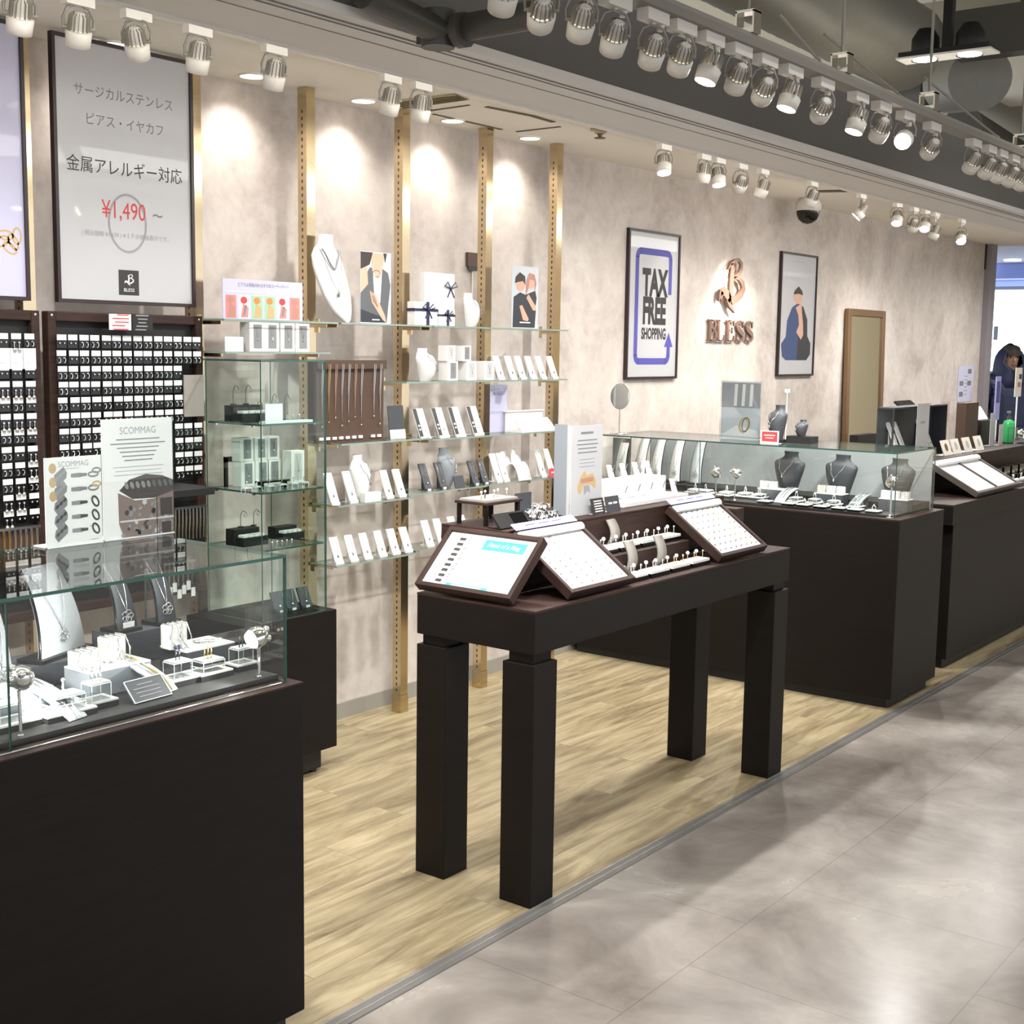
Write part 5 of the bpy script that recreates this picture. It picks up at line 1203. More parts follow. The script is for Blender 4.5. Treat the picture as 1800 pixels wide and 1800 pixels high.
for k in range(6):
    x = [2.8380, 2.8816, 2.9359, 2.9913, 3.0427, 3.0898][k]
    acrylic_block((x, 3.262, BZ[1]+.0003), .028, .02, .018, f'tiny ring block, {ORD[k]} from left on the middle shelf of the tall showcase', 1, False, 0, 'tiny ring blocks in the tall showcase')
    ring((x, 3.262, BZ[1]+.0203), f'small ring on the {ORD[k]} tiny block from left in the tall showcase', 'silver' if k != 3 else 'goldj', 'silver', .007, .003, .8, .0012, 'rings on the tiny blocks')
blackrack(2.9317, 3.37, BZ[2]+.0003, .11, .09, .055, 'black stepped riser on the third shelf of the tall showcase')
blackrack(3.1228, 3.385, BZ[2]+.0003, .10, .08, .042, 'low black stepped riser at the right on the third shelf of the tall showcase')
for k in range(2):
    x = [2.9296, 2.9874][k]
    hoop_stand(x, 3.40, BZ[2]+.0558, .055, f'thin wire hoop stand on the third shelf of the tall showcase, {ORD[k]} from left', 'hoop stands in the tall showcase')
for k in range(5):
    x = 2.9534+.022*k
    ring((x, 3.27, BZ[2]+.0004), f'small ring, {ORD[k]} of five at the front of the third shelf in the tall showcase', 'silver', 'pearl', .007, .003, 1.0, .0013, 'rings on the third shelf of the tall showcase')
for k in range(3):
    x = [3.0259, 3.0838, 3.1483][k]
    nstand(x, bz0+.0003, f'charcoal slanted stand, {ORD[k]} from left on the floor of the tall showcase', 'charcoal stands in the tall showcase', 'dark', .075, .05, 3.33)

# ------------------------------------------------------------------ the centre table
TX0, TX1, TY0, TY1, TZ0, TZ1 = 2.708, 4.212, 1.993, 2.405, .697, .814
o = ((TX0+TX1)/2, (TY0+TY1)/2, 0)
r = thing('display_table', 'dark wenge display table on four square legs in the middle', 'table', o)
MB().bx(TX0, TX1, TY0, TY1, TZ0, TZ1-.006).build('apron', 'dark', r, root=o, bev=.002)
MB().bx(TX0, TX1, TY0, TY1, TZ1-.006, TZ1).build('top', 'dark2', r, root=o)
for x in (TX0, TX1-.104):
    for y in (TY0, TY1-.106):
        MB().bx(x, x+.104, y, y+.106, 0, .668).bx(x+.012, x+.092, y+.012, y+.094, .668, TZ0-.0003).build('leg', 'dark', r, root=o, bev=.002)
LX0, LX1, LY0, LY1, LZ = 2.885, 4.15, 2.226, 2.47, .985
MB().bx(LX0, LX1, LY0, LY1, TZ1+.0002, LZ-.008).bx(LX0, LX1, LY0+.0005, LY1, LZ-.008, LZ, 1).bx(LX1+.0, LX1+.058, LY0-.05, LY1-.08, TZ1+.0002, .94, 1).build('raised_shelf', ['dark2', 'dark2'], r, root=o, bev=.002)
MB().bx(3.215, 3.715, 2.115, 2.2255, TZ1+.0002, .882).build('step', 'dark2', r, root=o, bev=.002)
for x, z0, z1, y in ((3.33, TZ1, .95, 2.108), (3.50, TZ1, .95, 2.108), (3.40, .883, 1.0, 2.219)):
    MB().loft([[(x+a, y+b-.02*math.sin(t*PI), z0+.0005+(z1-z0-.03)*t) for a, b in ((-.022, -.004), (.022, -.004), (.022, .004), (-.022, .004))] for t in [k/8 for k in range(9)]], 0).build('divider', 'tagdrab', r, root=o)
def tray(label, origin, T3, w, l, header, th=.022, fr=.014):
    """shallow sloping case: local x along its foot, y up the slope, z out of its face"""
    r = thing('display_tray', label, 'display tray', origin, 0, 'sloping trays on the centre table'); r.rotation_euler = T3.to_euler()
    f = MB()
    for a in ((-w/2, -w/2+fr, 0, l), (w/2-fr, w/2, 0, l), (-w/2+fr, w/2-fr, 0, fr), (-w/2+fr, w/2-fr, l-fr, l)): f.bx(a[0], a[1], a[2], a[3], -th, .006)
    f.build('frame', 'dark2', r, bev=.0015)
    MB().bx(-w/2+fr, w/2-fr, fr, l-fr, -th+.004, -.002).build('insert', 'paper', r)
    if header:
        MB().loft([[(x, l-.020+.014*math.cos(q), .006+.012*math.sin(q)) for q in [PI*k/8 for k in range(9)]] for x in (-w/2+.012, w/2-.012)], 0).build('roll', 'paper', r)
        h = MB().bx(-w/2+.012, w/2-.012, l+.0, l+.026, .008, .011); h.build('header_strip', 'lav', r)
        t = MB()
        for k in range(3): t.rect(-w*.3+w*.2*k, -w*.15+w*.2*k, l+.012, l+.016, .0115, 0)
        t.build('lettering', 'blue', r)
    return r
# first tray looks along the table's end, the two others towards the aisle
slope = math.atan2(.145, .15)
T1 = Matrix(((0, math.cos(slope), -math.sin(slope)), (-1, 0, 0), (0, math.sin(slope), math.cos(slope))))
t1 = tray('sloping tray with turquoise header at the near end of the table', (TX0-.008, 2.238, TZ1+.022), T1, .335, .212, False)
Z = Matrix.Identity(4); m = MB(); w, l = .335, .212
m.rect(-.02, .125, l-.062, l-.026, -.0015, 0).rect(-.07, .075, .016, .026, -.0015, 0)
sh = Matrix(((1, .25, 0, 0), (0, 1, 0, 0), (0, 0, 1, 0), (0, 0, 0, 1)))
m.text('Piece of a Ring', .021, Matrix.Translation((.052, l-.044, -.0010)) @ sh, 1, sx=.9)
m.rect(-.05, .055, .019, .0225, -.0012, 1)
for k in range(9): m.rect(-.112, -.090, l-.040-.0185*k, l-.030-.0185*k, -.0014, 2)
m.build('printed_header', ['teal', 'paper', 'ink'], t1)
for k in range(9):
    y = l-.036-.0185*k; p = Vector((TX0-.008, 2.238, TZ1+.022)) + T1 @ Vector((-.070, y, .001))
    ob = MB().tube([(.006*math.cos(q), .006*math.sin(q), .001) for q in [.6+k2*.5 for k2 in range(9)]], .0013, 5).sph((.012, 0, .001), .0016, 6).build('ear_cuff', 'oxid', loc=p)
    ob.rotation_euler = T1.to_euler(); tag(ob, f'tiny silver ear cuff, {ORD[k]} row from the top of the turquoise headed tray', 'ear cuff', 'ear cuffs on the turquoise headed tray')
s2 = math.atan2(.145, .205)
T2 = Matrix(((1, 0, 0), (0, math.cos(s2), -math.sin(s2)), (0, math.sin(s2), math.cos(s2))))
TRAYS = [('second sloping tray with lavender header, next to the turquoise headed tray', 3.043, 6, 9, 'the second tray'), ('third sloping tray with lavender header, far end of the table', 3.886, 8, 8, 'the far tray')]
stud = None
for lab, cx, nc, nr, nm in TRAYS:
    org = Vector((cx, TY0+.007, TZ1+.021)); tray(lab, org, T2, .322, .252, True)
    for a in range(nr):
        for c in range(nc):
            if nm == 'the second tray' and c > 2 and a < 5: continue
            p = org + T2 @ Vector((-.125+.25*c/(nc-1), .03+.185*(nr-1-a)/(nr-1), -.0018))
            if stud is None:
                stud = MB().sph((0, 0, .0022), .0028, 6, 0).tube([(.006, .002, .001), (.008, .006, .001), (.012, .006, .001), (.013, .001, .001)], .0009, 4).build('stud_earring', 'oxid', loc=p); q = stud
            else: q = stud.copy(); C.objects.link(q); q.location = p
            q.rotation_euler = T2.to_euler()
            tag(q, f'tiny stud earring, {ORD[a]} row and {ORD[c]} column of {nm} on the table', 'earring', f'stud earrings on {nm}')
gold = stud.data.copy(); gold.materials[0] = M['goldj']
for q in D.objects:
    if q.name.startswith('stud_earring') and 'far tray' in q['label'] and any(s in q['label'] for s in ('sixth column', 'seventh column')): q.data = gold
# ring trays between the sloping trays
def ring_tray(x, y, z, w, d, label, n, gold_, tier):
    r = thing('ring_tray', label, 'ring tray', (x, y, z), 0, 'ring trays on the table')
    MB().bx(-w/2, w/2, -d/2, d/2, 0, .012).build('foot', 'blackgloss', r)
    m = MB()
    for k in range(n): m.bx(-w/2+w*k/n+.001, -w/2+w*(k+1)/n-.001, -d/2+.002, d/2-.002, .0122, .020)
    m.build('pads', 'leath', r)
    for k in range(n):
        ring((x-w/2+w*(k+.5)/n, y+.004*(-1)**k, z+.0203), f'{"gold" if gold_ else "silver"} pearl ring, {ORD[k]} from left on the {tier}', 'goldj' if gold_ else 'silver', 'pearl' if k % 2 == 0 else 'silver', .010, .0065 if k % 2 == 0 else .004, .5, .0014, 'pearl rings on the table')
for k in range(4):
    x = 3.275+.125*k
    ring_tray(x, 2.055, TZ1+.0003, .11, .05, f'white padded ring tray, {ORD[k]} from left in the front row between the sloping trays', 4, k > 1, f'{ORD[k]} front ring tray of the table')
for k in range(4):
    x = 3.275+.125*k
    ring_tray(x, 2.165, .8823, .112, .05, f'white padded ring tray, {ORD[k]} from left in the raised row between the sloping trays', 4, False, f'{ORD[k]} raised ring tray of the table')
# on the raised shelf
sx, sy = 2.965, 2.275
r = thing('tent_sign', 'black sloped tent sign with two panels on the near end of the table', 'sign', (sx, sy, LZ+.0003), 0)
T = rotx(-.7)
MB().bx(-.075, .075, -.003, .003, 0, .05, 0, Matrix.Translation((0, -.02, .002)) @ T).bx(-.004, .062, -.004, -.003, .006, .044, 1, Matrix.Translation((0, -.02, .002)) @ T).build('front_sheet', ['black', 'blackgloss'], r)
MB().bx(-.07, .07, -.02, .03, 0, .004).build('foot', 'black', r)
mx, my = 3.0, 2.385
r = thing('riser_table', 'small dark wood riser table with jewellery on top', 'riser', (mx, my, LZ+.0003), 0)
MB().bx(-.085, .085, -.06, .06, .060, .068).build('top', 'dark2', r, bev=.001)
for a in (-.08, .07):
    for b in (-.055, .045): MB().bx(a, a+.01, b, b+.01, 0, .060).build('leg', 'dark', r)
MB().bx(-.075, .075, -.05, .05, .0682, .074).build('pad', 'tagdrab', r)
for k in range(5): ring((mx-.06+.03*k, my-.02+.01*(k % 2), LZ+.0748), f'small ring, {ORD[k]} of five on the small riser table', 'blackj' if k == 1 else 'silver', 'pearl', .009, .004, .6, .0015, 'rings on the small riser table')
def heap(x, y, z, a, b, n, label, rn):
    r = thing('jewel_dish', label, 'jewellery dish', (x, y, z), 0, 'jewellery dishes on the table'); MB().lathe([(.8, 0), (1, .010), (1.0, .013), (.9, .008), (.0001, .006)], 24, 0, Matrix.Diagonal((a, b, 1, 1)), cap=False).build('dish', 'blackgloss', r)
    m = MB()
    for k in range(n):
        q, t = rn.random()*2*PI, math.sqrt(rn.random())*.72; u, v = a*t*math.cos(q), b*t*math.sin(q)
        s_ = rn.uniform(.004, .008)
        if k % 2: m.sph((u, v, .012+s_), s_, 8, k % 3 % 2)
        else: m.tube([(u+.011*math.cos(j*PI/5)*math.cos(k), v+.011*math.cos(j*PI/5)*math.sin(k), .018+.011*math.sin(j*PI/5)) for j in range(10)], .0014, 5, 0, closed=True)
    o = m.build('jewellery', ['silver', 'pearl'], r); o['kind'] = 'stuff'
rn = random.Random(11)
heap(3.12, 2.272, LZ+.0003, .085, .042, 26, 'oval dish heaped with silver jewellery near the small riser table', rn)
heap(3.27, 2.40, LZ+.0003, .07, .040, 20, 'oval dish heaped with silver rings, middle one behind the white text sign', rn)
heap(3.16, 2.355, LZ+.0003, .05, .035, 14, 'small oval dish of silver rings left of the white text sign', rn)
r, T, w, h = sheet_card(3.0970, 3.1768, LZ+.0003, 1.0641, 2.36, 'small_card', 'small charcoal card between the jewellery dishes of the table', 'card', 'dgleath')
# three sided white text sign
wx0, wx1 = 3.2629, 3.4321
r = thing('text_sign', 'white upright sign with grey lines and a golden ring picture on the table', 'sign', ((wx0+wx1)/2, 2.275, LZ+.0003), 0); w, h = wx1-wx0, 1.2626-LZ
MB().bx(-w/2, w/2, 0, .004, 0, h, 0).build('front_sheet', 'poster', r)
MB().bx(-w/2-.018, -w/2-.001, .0045, .0085, 0, h, 0, Matrix.Translation((0, 0, 0)) @ Matrix.Identity(4)).bx(-w/2-.020, -w/2-.018, .004, .05, 0, h*1.02, 1).build('side_sheet', ['cardpale', 'gleath'], r)
T = RX; m = MB(); m.rect(-w*.22, w*.18, h*.905, h*.93, .0006, 0, T)
for k, wd in enumerate((.62, .68, .6, .62)): m.rect(-w*wd/2, w*wd/2, h*(.83-.045*k), h*(.842-.045*k), .0006, 0, T)
for k, wd in enumerate((.5, .5, .5)): m.rect(-w*wd/2, w*wd/2, h*(.62-.04*k), h*(.627-.04*k), .0006, 1, T)
m.flat([(-w*.30, h*.32), (-w*.22, h*.42), (-w*.08, h*.50), (.0, h*.44), (w*.2, h*.46), (w*.30, h*.38), (w*.28, h*.28), (w*.12, h*.34), (-w*.1, h*.34), (-w*.2, h*.24), (-w*.28, h*.26)], .0006, 2, T)
m.flat([(-w*.10, h*.33), (w*.08, h*.33), (w*.12, h*.24), (w*.02, h*.27), (-w*.08, h*.22)], .0006, 1, T).flat([(-w*.2, h*.41), (w*.2, h*.42), (w*.22, h*.37), (-w*.2, h*.36)], .0009, 3, T)
m.build('printed_picture', ['inkm', 'inkl', 'amber', 'skin2'], r)
r2 = []
for k, (a, b, t) in enumerate(((3.3440, 3.4107, 'small black card with white lines right of the white text sign'), (3.4234, 3.4989, 'small charcoal card with two pale words left of the white tiers'))):
    r = thing('small_card', t, 'card', ((a+b)/2, 2.245, LZ+.0003), 0); w = b-a; T = rotx(-.25)
    c = MB().bx(-w/2, w/2, -.0015, .0015, .001, .052, 0, T)
    if k == 0:
        for j in range(5): c.bx(-w*.3, w*.32, -.0021, -.0016, .041-.008*j, .0445-.008*j, 1, T)
    else: c.bx(-w*.32, -w*.05, -.0021, -.0016, .027, .033, 1, T).bx(w*.05, w*.32, -.0021, -.0016, .027, .033, 1, T)
    c.build('sheet', ['ink' if k == 0 else 'dgleath', 'paper'], r); MB().bx(-w*.3, w*.3, 0, .025, 0, .002).build('foot', 'acredge', r)
# white tiered stand with earring cups
ux0, ux1 = 3.5756, 3.9891
r = thing('tiered_stand', 'white two tier stand on the far part of the raised table shelf', 'tiered stand', ((ux0+ux1)/2, 2.36, LZ+.0003), 0); w = ux1-ux0
MB().bx(-w/2, w/2, -.08, .09, 0, .016).bx(-w/2-.03, w/2-.03, -.005, .09, .016, .075).build('steps', 'leath', r, bev=.002)
for tier in range(2):
    for k in range(5):
        x = (ux0+ux1)/2-w/2+w*(k+.55)/5.2-(.03 if tier else 0); y = 2.36+(-.05 if tier == 0 else .035); z = LZ+(.0165 if tier == 0 else .0755)
        q = thing('earring_pad', f'white rounded earring pad, {ORD[k]} from left in the {"lower" if tier == 0 else "upper"} tier of the white stand', 'earring display', (x, y, z), .5, 'earring pads on the white stand')
        MB().loft([[((.5+.02*t)*.034*math.sin(a_)*1.0, .012*t-(.012+.004*(1-t))*math.cos(a_)*(1 if abs(a_) < PI/2+.01 else 1), .050*t) for a_ in [-PI/2+PI*j/8 for j in range(9)]] + [(.017, .012*t+.004, .05*t), (-.017, .012*t+.004, .05*t)] for t in (0, .5, 1)]).build('pad', 'leath', q)
        MB().tube([(-.013+.0008*j, -.010-.0015*(j % 2)+.0016*j, .050-.005*j) for j in range(9)], .0016, 5).tube([(.013-.0008*j, -.010+.0016*j, .050-.005*j) for j in range(8)], .0016, 5).build('earrings', 'inkm', q)

# ------------------------------------------------------------------ second counter, across the shop
BX0, BX1, BY0, BY1, BZt = 5.25, 5.775, 1.998, 3.655, .806
o = (5.51, 2.83, 0)
r = thing('display_counter', 'long dark counter with glass showcase running from wall to aisle behind the table', 'display counter', o)
counter_body(r, o, BX0, BX1, BY0, BY1, BZt, 0.045)
gx0, gx1, gy0, gy1, gz0, gz1 = 5.28, 5.735, 2.035, 3.51, BZt+.0045, 1.086
pane(gx0, gx0+.005, gy0, 2.965, gz0, gz1-.0065, 'x').build('glass_pane', ['glass', 'gedge'], r, root=o)
pane(gx0, gx0+.005, 2.967, gy1, gz0, gz1-.0065, 'x').build('glass_pane', ['glass', 'gedge'], r, root=o)
pane(gx0+.0052, gx1, gy0, gy0+.005, gz0, gz1-.0065, 'y').build('glass_pane', ['glass', 'gedge'], r, root=o)
pane(gx0+.0052, gx1, gy1-.005, gy1, gz0, gz1-.0065, 'y').build('glass_pane', ['glass', 'gedge'], r, root=o)
pane(gx0, gx1, gy0, gy1, gz1-.006, gz1, 'z').build('glass_top', ['glass', 'gedge'], r, root=o)
MB().bx(gx1-.012, gx1-.006, gy0+.01, gy1-.01, gz0, gz1-.008).build('back_panel', 'backgrey', r, root=o)
MB().bx(gx0+.012, gx1-.014, gy0+.012, gy1-.01, gz0, gz0+.010).bx(gx0+.25, gx1-.014, gy0+.012, gy1-.01, gz0+.010, gz0+.035).build('deck', ['black'], r, root=o)
D2, D3 = gz0+.0104, gz0+.0354
RB = -PI/2                                      # displays in this case look towards the near side (-x)
def back_bust(y, x, h, w, label, mt='dgleath', z=None): bust(x, y, D3 if z is None else z, h, w, .05, mt, label, RB-.25, chain='silver', pend=.006)
for px, t in ((0, 'dark grey bust, left of the three in the far showcase'), (1, 'dark grey bust, middle of the three in the far showcase'), (2, 'dark grey bust, right of the three in the far showcase')):
    back_bust([2.6764, 2.4213, 2.1555][px], 5.62, .19, .175, t)
for k, (y, t) in enumerate(((3.6019, 'white'), (3.4867, 'bright white'), (3.3936, 'white'), (3.2860, 'white'), (3.1678, 'pale'))):
    neck_display((5.60, y, D3), .062, .205, 'leath' if k != 4 else 'paleg', f'{t} necklace plank, {ORD[k]} from left in the left half of the far showcase', RB, 'white planks in the far showcase')
tag(MB().bx(5.64, 5.66, 3.6371-.06, 3.7204+.06, D3, D3+.20).build('dark_board', 'dgleath'), 'dark grey board at the left end of the far showcase', 'board')
jewel_lamp((5.305, 2.8913, gz0+.0002), .135, (.3, .1, -.4), 'chrome display lamp left of the pane joint in the far showcase', .9)
jewel_lamp((5.33, 2.8059, gz0+.0002), .135, (.3, -.3, -.4), 'chrome display lamp right of the pane joint in the far showcase', .9)
jewel_lamp((5.305, 2.0622, gz0+.0002), .155, (.3, .3, -.4), 'chrome display lamp at the aisle end of the far showcase', .9)
def flat_pad(x, y, label, rl, w=.055, g=.004, gem='silver'):
    r = thing('ring_pad', label, 'ring display', (x, y, D2), .0, 'ring pads of the far showcase')
    MB().bx(-w/2, w/2, -w/2, w/2, 0, .008).build('foot', 'blackgloss', r); MB().bx(-w/2, w/2, -w/2, w/2, .0082, .0115).build('pad', 'leath', r)
    ring((x, y, D2+.0118), rl, 'silver', gem, .010, g, 1.2, .0016, 'rings of the far showcase')
ys = [2.5335, 2.4628, 2.3825, 2.2983, 2.2260, 2.1448, 2.6527]
for k, y in enumerate(ys): flat_pad(5.33, y, f'white ring pad, front row of the far showcase, {"seventh" if k == 6 else ORD[k]} counted from the lamp pair', f'silver ring on the {"seventh" if k == 6 else ORD[k]} front pad of the far showcase')
ys = [2.5450, 2.4571, 2.3660, 2.2631]
for k, y in enumerate(ys):
    zt = acrylic_block((5.42, y, D2), .05, .04, .014, f'clear ring block, {ORD[k]} from left in the second row of the far showcase', 1, True, 0, 'ring blocks of the far showcase')
    ring((5.42, y, D2+zt+.0002), f'silver ring on the {ORD[k]} second row block of the far showcase', 'silver', 'pearl', .010, .005, 1.0, .0016, 'rings of the far showcase')
for k, (y, mt, t) in enumerate(((2.6103, 'paleg', 'pale bracelet ramp below the left bust of the far showcase'), (2.2637, 'gleath', 'grey bracelet ramp below the right bust of the far showcase'))):
    ramp_stand((5.455, y, D2), .05, .15, .055, mt, t, RB, 2)
for k, (y, n, t) in enumerate(((2.6970, 2, 'white topped riser with bracelet cubes before the left bust'), (2.4125, 3, 'white topped riser with bracelet cubes before the middle bust'), (2.1161, 3, 'white topped riser with bracelet cubes at the aisle end'))):
    zt = riser(5.50, y, .07, .13, .05, t, 'dgleath', 0.0, D2)
    for j in range(n):
        q = thing('bracelet_cube', f'white bracelet cube, {ORD[j]} on the {t}', 'bracelet display', (5.495, y+.045-.045*j, zt+.0003), RB, 'bracelet cubes of the far showcase')
        MB().bx(-.016, .016, -.013, .013, 0, .032).build('block', 'leath', q); mm = MB()
        for u in (-.010, .0, .010): mm.tube([(u, .012, .0335), (u, -.0145, .0335), (u+.003, -.0155, .002)], .0014, 5)
        mm.build('chain', 'goldj' if (k == 1 and j == 0) else 'silver', q)
for k in range(5):
    y = [3.0563, 3.0012, 2.8907, 2.8095, 2.7375][k]
    zt = acrylic_block((5.41+.03*(k > 2), y, D2), .06, .05, .012, f'low ring block around the lamp pair of the far showcase, {ORD[k]} from left', 1, True, 0, 'low ring blocks of the far showcase')
    ring((5.41+.03*(k > 2), y, D2+zt+.0002), f'silver ring on the {ORD[k]} low block around the lamp pair', 'silver', 'silver', .010, .005, .9, .0016, 'rings of the far showcase')
# standing on the far showcase
TZ = gz1+.0004
def mirror_oval(x, y, z0, cz, a, b):
    r = thing('oval_mirror', 'oval table mirror on a thin stem upon the far showcase', 'mirror', (x, y, z0), RB+.55)
    MB().lathe([(.045, 0), (.045, .004), (.006, .008)], 20).build('base', 'chrome', r)
    MB().cyl((0, 0, .006), (0, 0, cz-z0-b+.004), .003, 8).build('stem', 'steel', r)
    E = Matrix.Translation((0, 0, cz-z0)) @ RX
    e = Matrix.Diagonal((a, b, 1, 1))
    m = MB().prism([(a*math.cos(2*PI*k/32), b*math.sin(2*PI*k/32)) for k in range(32)], -.004, .002, 0, E); m.build('frame', 'frame', r)
    m = MB().flat([(a*.96*math.cos(2*PI*k/32), b*.97*math.sin(2*PI*k/32)) for k in range(32)], .0028, 0, E); m.build('mirror_glass', 'mirror', r)
my_, mz_ = 3.4843,1.2666
mirror_oval(5.40, my_, TZ, mz_, .046, .063)
y0, y1 = 2.9821, 2.7818
r = thing('acrylic_sign', 'acrylic stand with a ring picture upon the far showcase', 'acrylic sign', (5.50, (y0+y1)/2, TZ), RB); w, h = y0-y1, 1.3537-TZ
MB().bx(-w/2, w/2, 0, .003, 0, h).build('sheet', 'psky', r); MB().bx(-w/2-.006, w/2+.006, -.004, -.001, 0, h+.006).build('acrylic_front', 'acryl', r); MB().bx(-w/2, w/2, -.004, .05, 0, .003).build('acrylic_foot', 'acredge', r)
T = Matrix.Translation((0, -.0002, 0)) @ RX; m = MB()
m.rect(-w*.5, w*.5, h*.55, h*.98, .0004, 0, T)
for u in (-.18, .02, .22): m.flat([(w*u, h*.58), (w*(u+.08), h*.58), (w*(u+.10), h*.96), (w*(u+.02), h*.96)], .0006, 1, T)
m.flat([(-w*.48, h*.06), (-w*.1, h*.24), (w*.48, h*.16), (w*.48, h*.04)], .0006, 1, T).ovring(w*.10, h*.25, w*.13, h*.14, w*.045, .0008, 2, T, rot=-.2).ovring(w*.15, h*.26, w*.10, h*.13, w*.02, .0010, 3, T, rot=-.2)
m.build('printed_ring', ['inkl', 'paper', 'amber', 'hair'], r)
by1, bz1 = 2.6742,1.0913
bust(5.48, by1, TZ+.0124, 1.2542-TZ-.012, .10, .055, 'dgleath', 'charcoal bust with pendant standing on top of the far showcase', RB-.3, chain='silver', pend=.007, base='black')
by2 = 2.5662
bust(5.50, by2, TZ+.0324, 1.1913-TZ-.032, .065, .04, 'dgleath', 'small charcoal bust right of the larger one on the far showcase', RB-.3, chain='silver', pend=.005, base=None)
tag(MB().bx(5.46, 5.54, by2-.06, by2+.06, TZ, TZ+.032).build('riser', 'black'), 'low black block under the small charcoal bust', 'riser')
y0, y1 = 2.7028, 2.6135
r = thing('red_card', 'red card in a clear holder at the front edge upon the far showcase', 'card', (5.36, (y0+y1)/2, TZ), RB); w = y0-y1; h = 1.1436-TZ
MB().bx(-w*.5, w*.5, -.001, .001, 0, h, 0).bx(-w*.42, w*.42, -.0016, -.0011, h*.15, h*.92, 1).bx(-w*.3, w*.3, -.0020, -.0017, h*.6, h*.68, 0).bx(-w*.22, w*.22, -.0020, -.0017, h*.4, h*.46, 0).build('sheet', ['paper', 'redcard'], r)
MB().bx(-w*.5, w*.5, -.004, .03, 0, .002).build('foot', 'acredge', r)
for y, t in (((2.6967), 'thin clear rod sign holder behind the charcoal bust'),):
    r = thing('sign_holder', t, 'sign holder', (5.60, y, TZ)); MB().cyl((0, 0, 0), (0, 0, .004), .02, 14).cyl((0, 0, .004), (0, 0, 1.3239-TZ), .002, 8).bx(-.002, .002, -.012, .012, 1.3082-TZ, 1.3239-TZ).build('rod', 'acredge', r)

# ------------------------------------------------------------------ third counter with open trays (right edge)
o = (7.4, 2.4, 0); CX0, CY0 = 6.115, 2.068
r = thing('display_counter', 'dark counter with sloping tray at the right edge, beyond the second counter', 'display counter', o)
MB().bx(CX0, 9.6, CY0, 2.55, .05, .70).bx(CX0-.05, 9.6, CY0-.012, 2.562, .70, .792).build('body', 'dark', r, root=o, bev=.003)
MB().bx(CX0+.03, 9.57, CY0+.03, 2.52, 0, .05).build('toe_kick', 'black', r, root=o)
MB().bx(CX0-.05, 9.6, CY0-.012, 2.562, .792, .797).build('counter_top', 'dark2', r, root=o)
MB().bx(CX0-.02, 9.6, 2.33, 2.56, .7972, .962).build('raised_shelf', 'dark2', r, root=o, bev=.002)
def far_tray(label, cx, w, n):
    sl = math.atan2(.135, .25); T3 = Matrix(((1, 0, 0), (0, math.cos(sl), -math.sin(sl)), (0, math.sin(sl), math.cos(sl)))); l = .29
    r = thing('display_tray', label, 'display tray', (cx, CY0-.004, .820), 0, 'sloping trays on the third counter'); r.rotation_euler = T3.to_euler()
    f = MB(); fr = .016
    for a in ((-w/2, -w/2+fr, 0, l), (w/2-fr, w/2, 0, l), (-fr/2, fr/2, 0, l), (-w/2+fr, w/2-fr, 0, fr), (-w/2+fr, w/2-fr, l-fr, l)): f.bx(a[0], a[1], a[2], a[3], -.022, .006)
    f.build('frame', 'tframe', r, bev=.001)
    for s_ in (-1, 1): MB().bx(min(s_*fr/2, s_*(w/2-fr)), max(s_*fr/2, s_*(w/2-fr)), fr, l-fr, -.018, -.002).build('insert', 'paper', r)
    MB().loft([[(x, l-.03+.02*math.cos(q), .006+.014*math.sin(q)) for q in [PI*k/8 for k in range(9)]] for x in (-w/2+.012, w/2-.012)]).build('roll', 'paper', r)
    m = MB(); rn = random.Random(4)
    for k in range(16): m.rect((u := -w/2+.04+rn.random()*(w-.1)), u+.03, (v := .04+rn.random()*(l-.11)), v+.004, -.0014, rn.choice((0, 1)))
    m.build('printed_lines', ['inkl', 'amber'], r)
tx0, tx1 = 6.4452, 7.0893
far_tray('sloping tray with two white halves on the third counter', (tx0+tx1)/2-.0, tx1-tx0+.02, 5)
for k in range(7):
    x = 7.18+.14*k; y = 2.20
    q = thing('ring_finger', f'black ring holder with pale jewellery, {ORD[k]} from left behind the tray of the third counter', 'ring display', (x, y, .7976), 0, 'ring holders on the third counter')
    MB().bx(-.05, .05, -.03, .03, 0, .045).bx(-.05, .05, .0, .03, .045, .09).build('block', 'blackgloss', q); MB().tube([(-.02, -.032, .05), (-.01, -.034, .02), (.0, -.034, .05), (.01, -.034, .02), (.02, -.032, .05)], .003, 6).build('jewellery', 'silver', q)
for k in range(6):
    x = 7.20+.15*k
    q = thing('pearl_tray', f'brown tray of pale jewellery, {ORD[k]} from left along the front of the third counter', 'jewellery tray', (x, 2.12, .7976), 0, 'pearl trays on the third counter')
    MB().bx(-.06, .06, -.03, .03, 0, .02).build('tray', 'tframe', q); m = MB()
    for j in range(4): m.sph((-.04+.027*j, 0, .03), .012, 8)
    m.build('pearls', 'pearl', q)
# on the raised shelf of the third counter
LZ3 = .9625
def onz(label, name, cat, fn, x, y, rz=0.0, z=LZ3):
    r = thing(name, label, cat, (x, y, z), rz); fn(r); return r
hx0, hx1, hz1 = 6.2852, 7.0428, 1.2202
hb = (hx0, hx1)
r = thing('display_box', 'open dark display box with white necklace stands behind the far showcase', 'display box', ((hx0+hx1)/2, 2.50, LZ3)); w = hx1-hx0; h = hz1-LZ3
MB().bx(-w/2, w/2, .03, .036, 0, h).bx(-w/2, -w/2+.008, -.05, -.042, 0, h).bx(w/2-.008, w/2, -.05, .03, 0, h).bx(-w/2, w/2, -.05, .036, h, h+.008).bx(-w/2, w/2, -.05, .036, 0, .006).build('shell', 'dcloth', r)
pane(-w/2-.004, -w/2-.0005, -.05, .035, .0, h, 'x').build('glass_side', ['glass', 'gedge'], r)
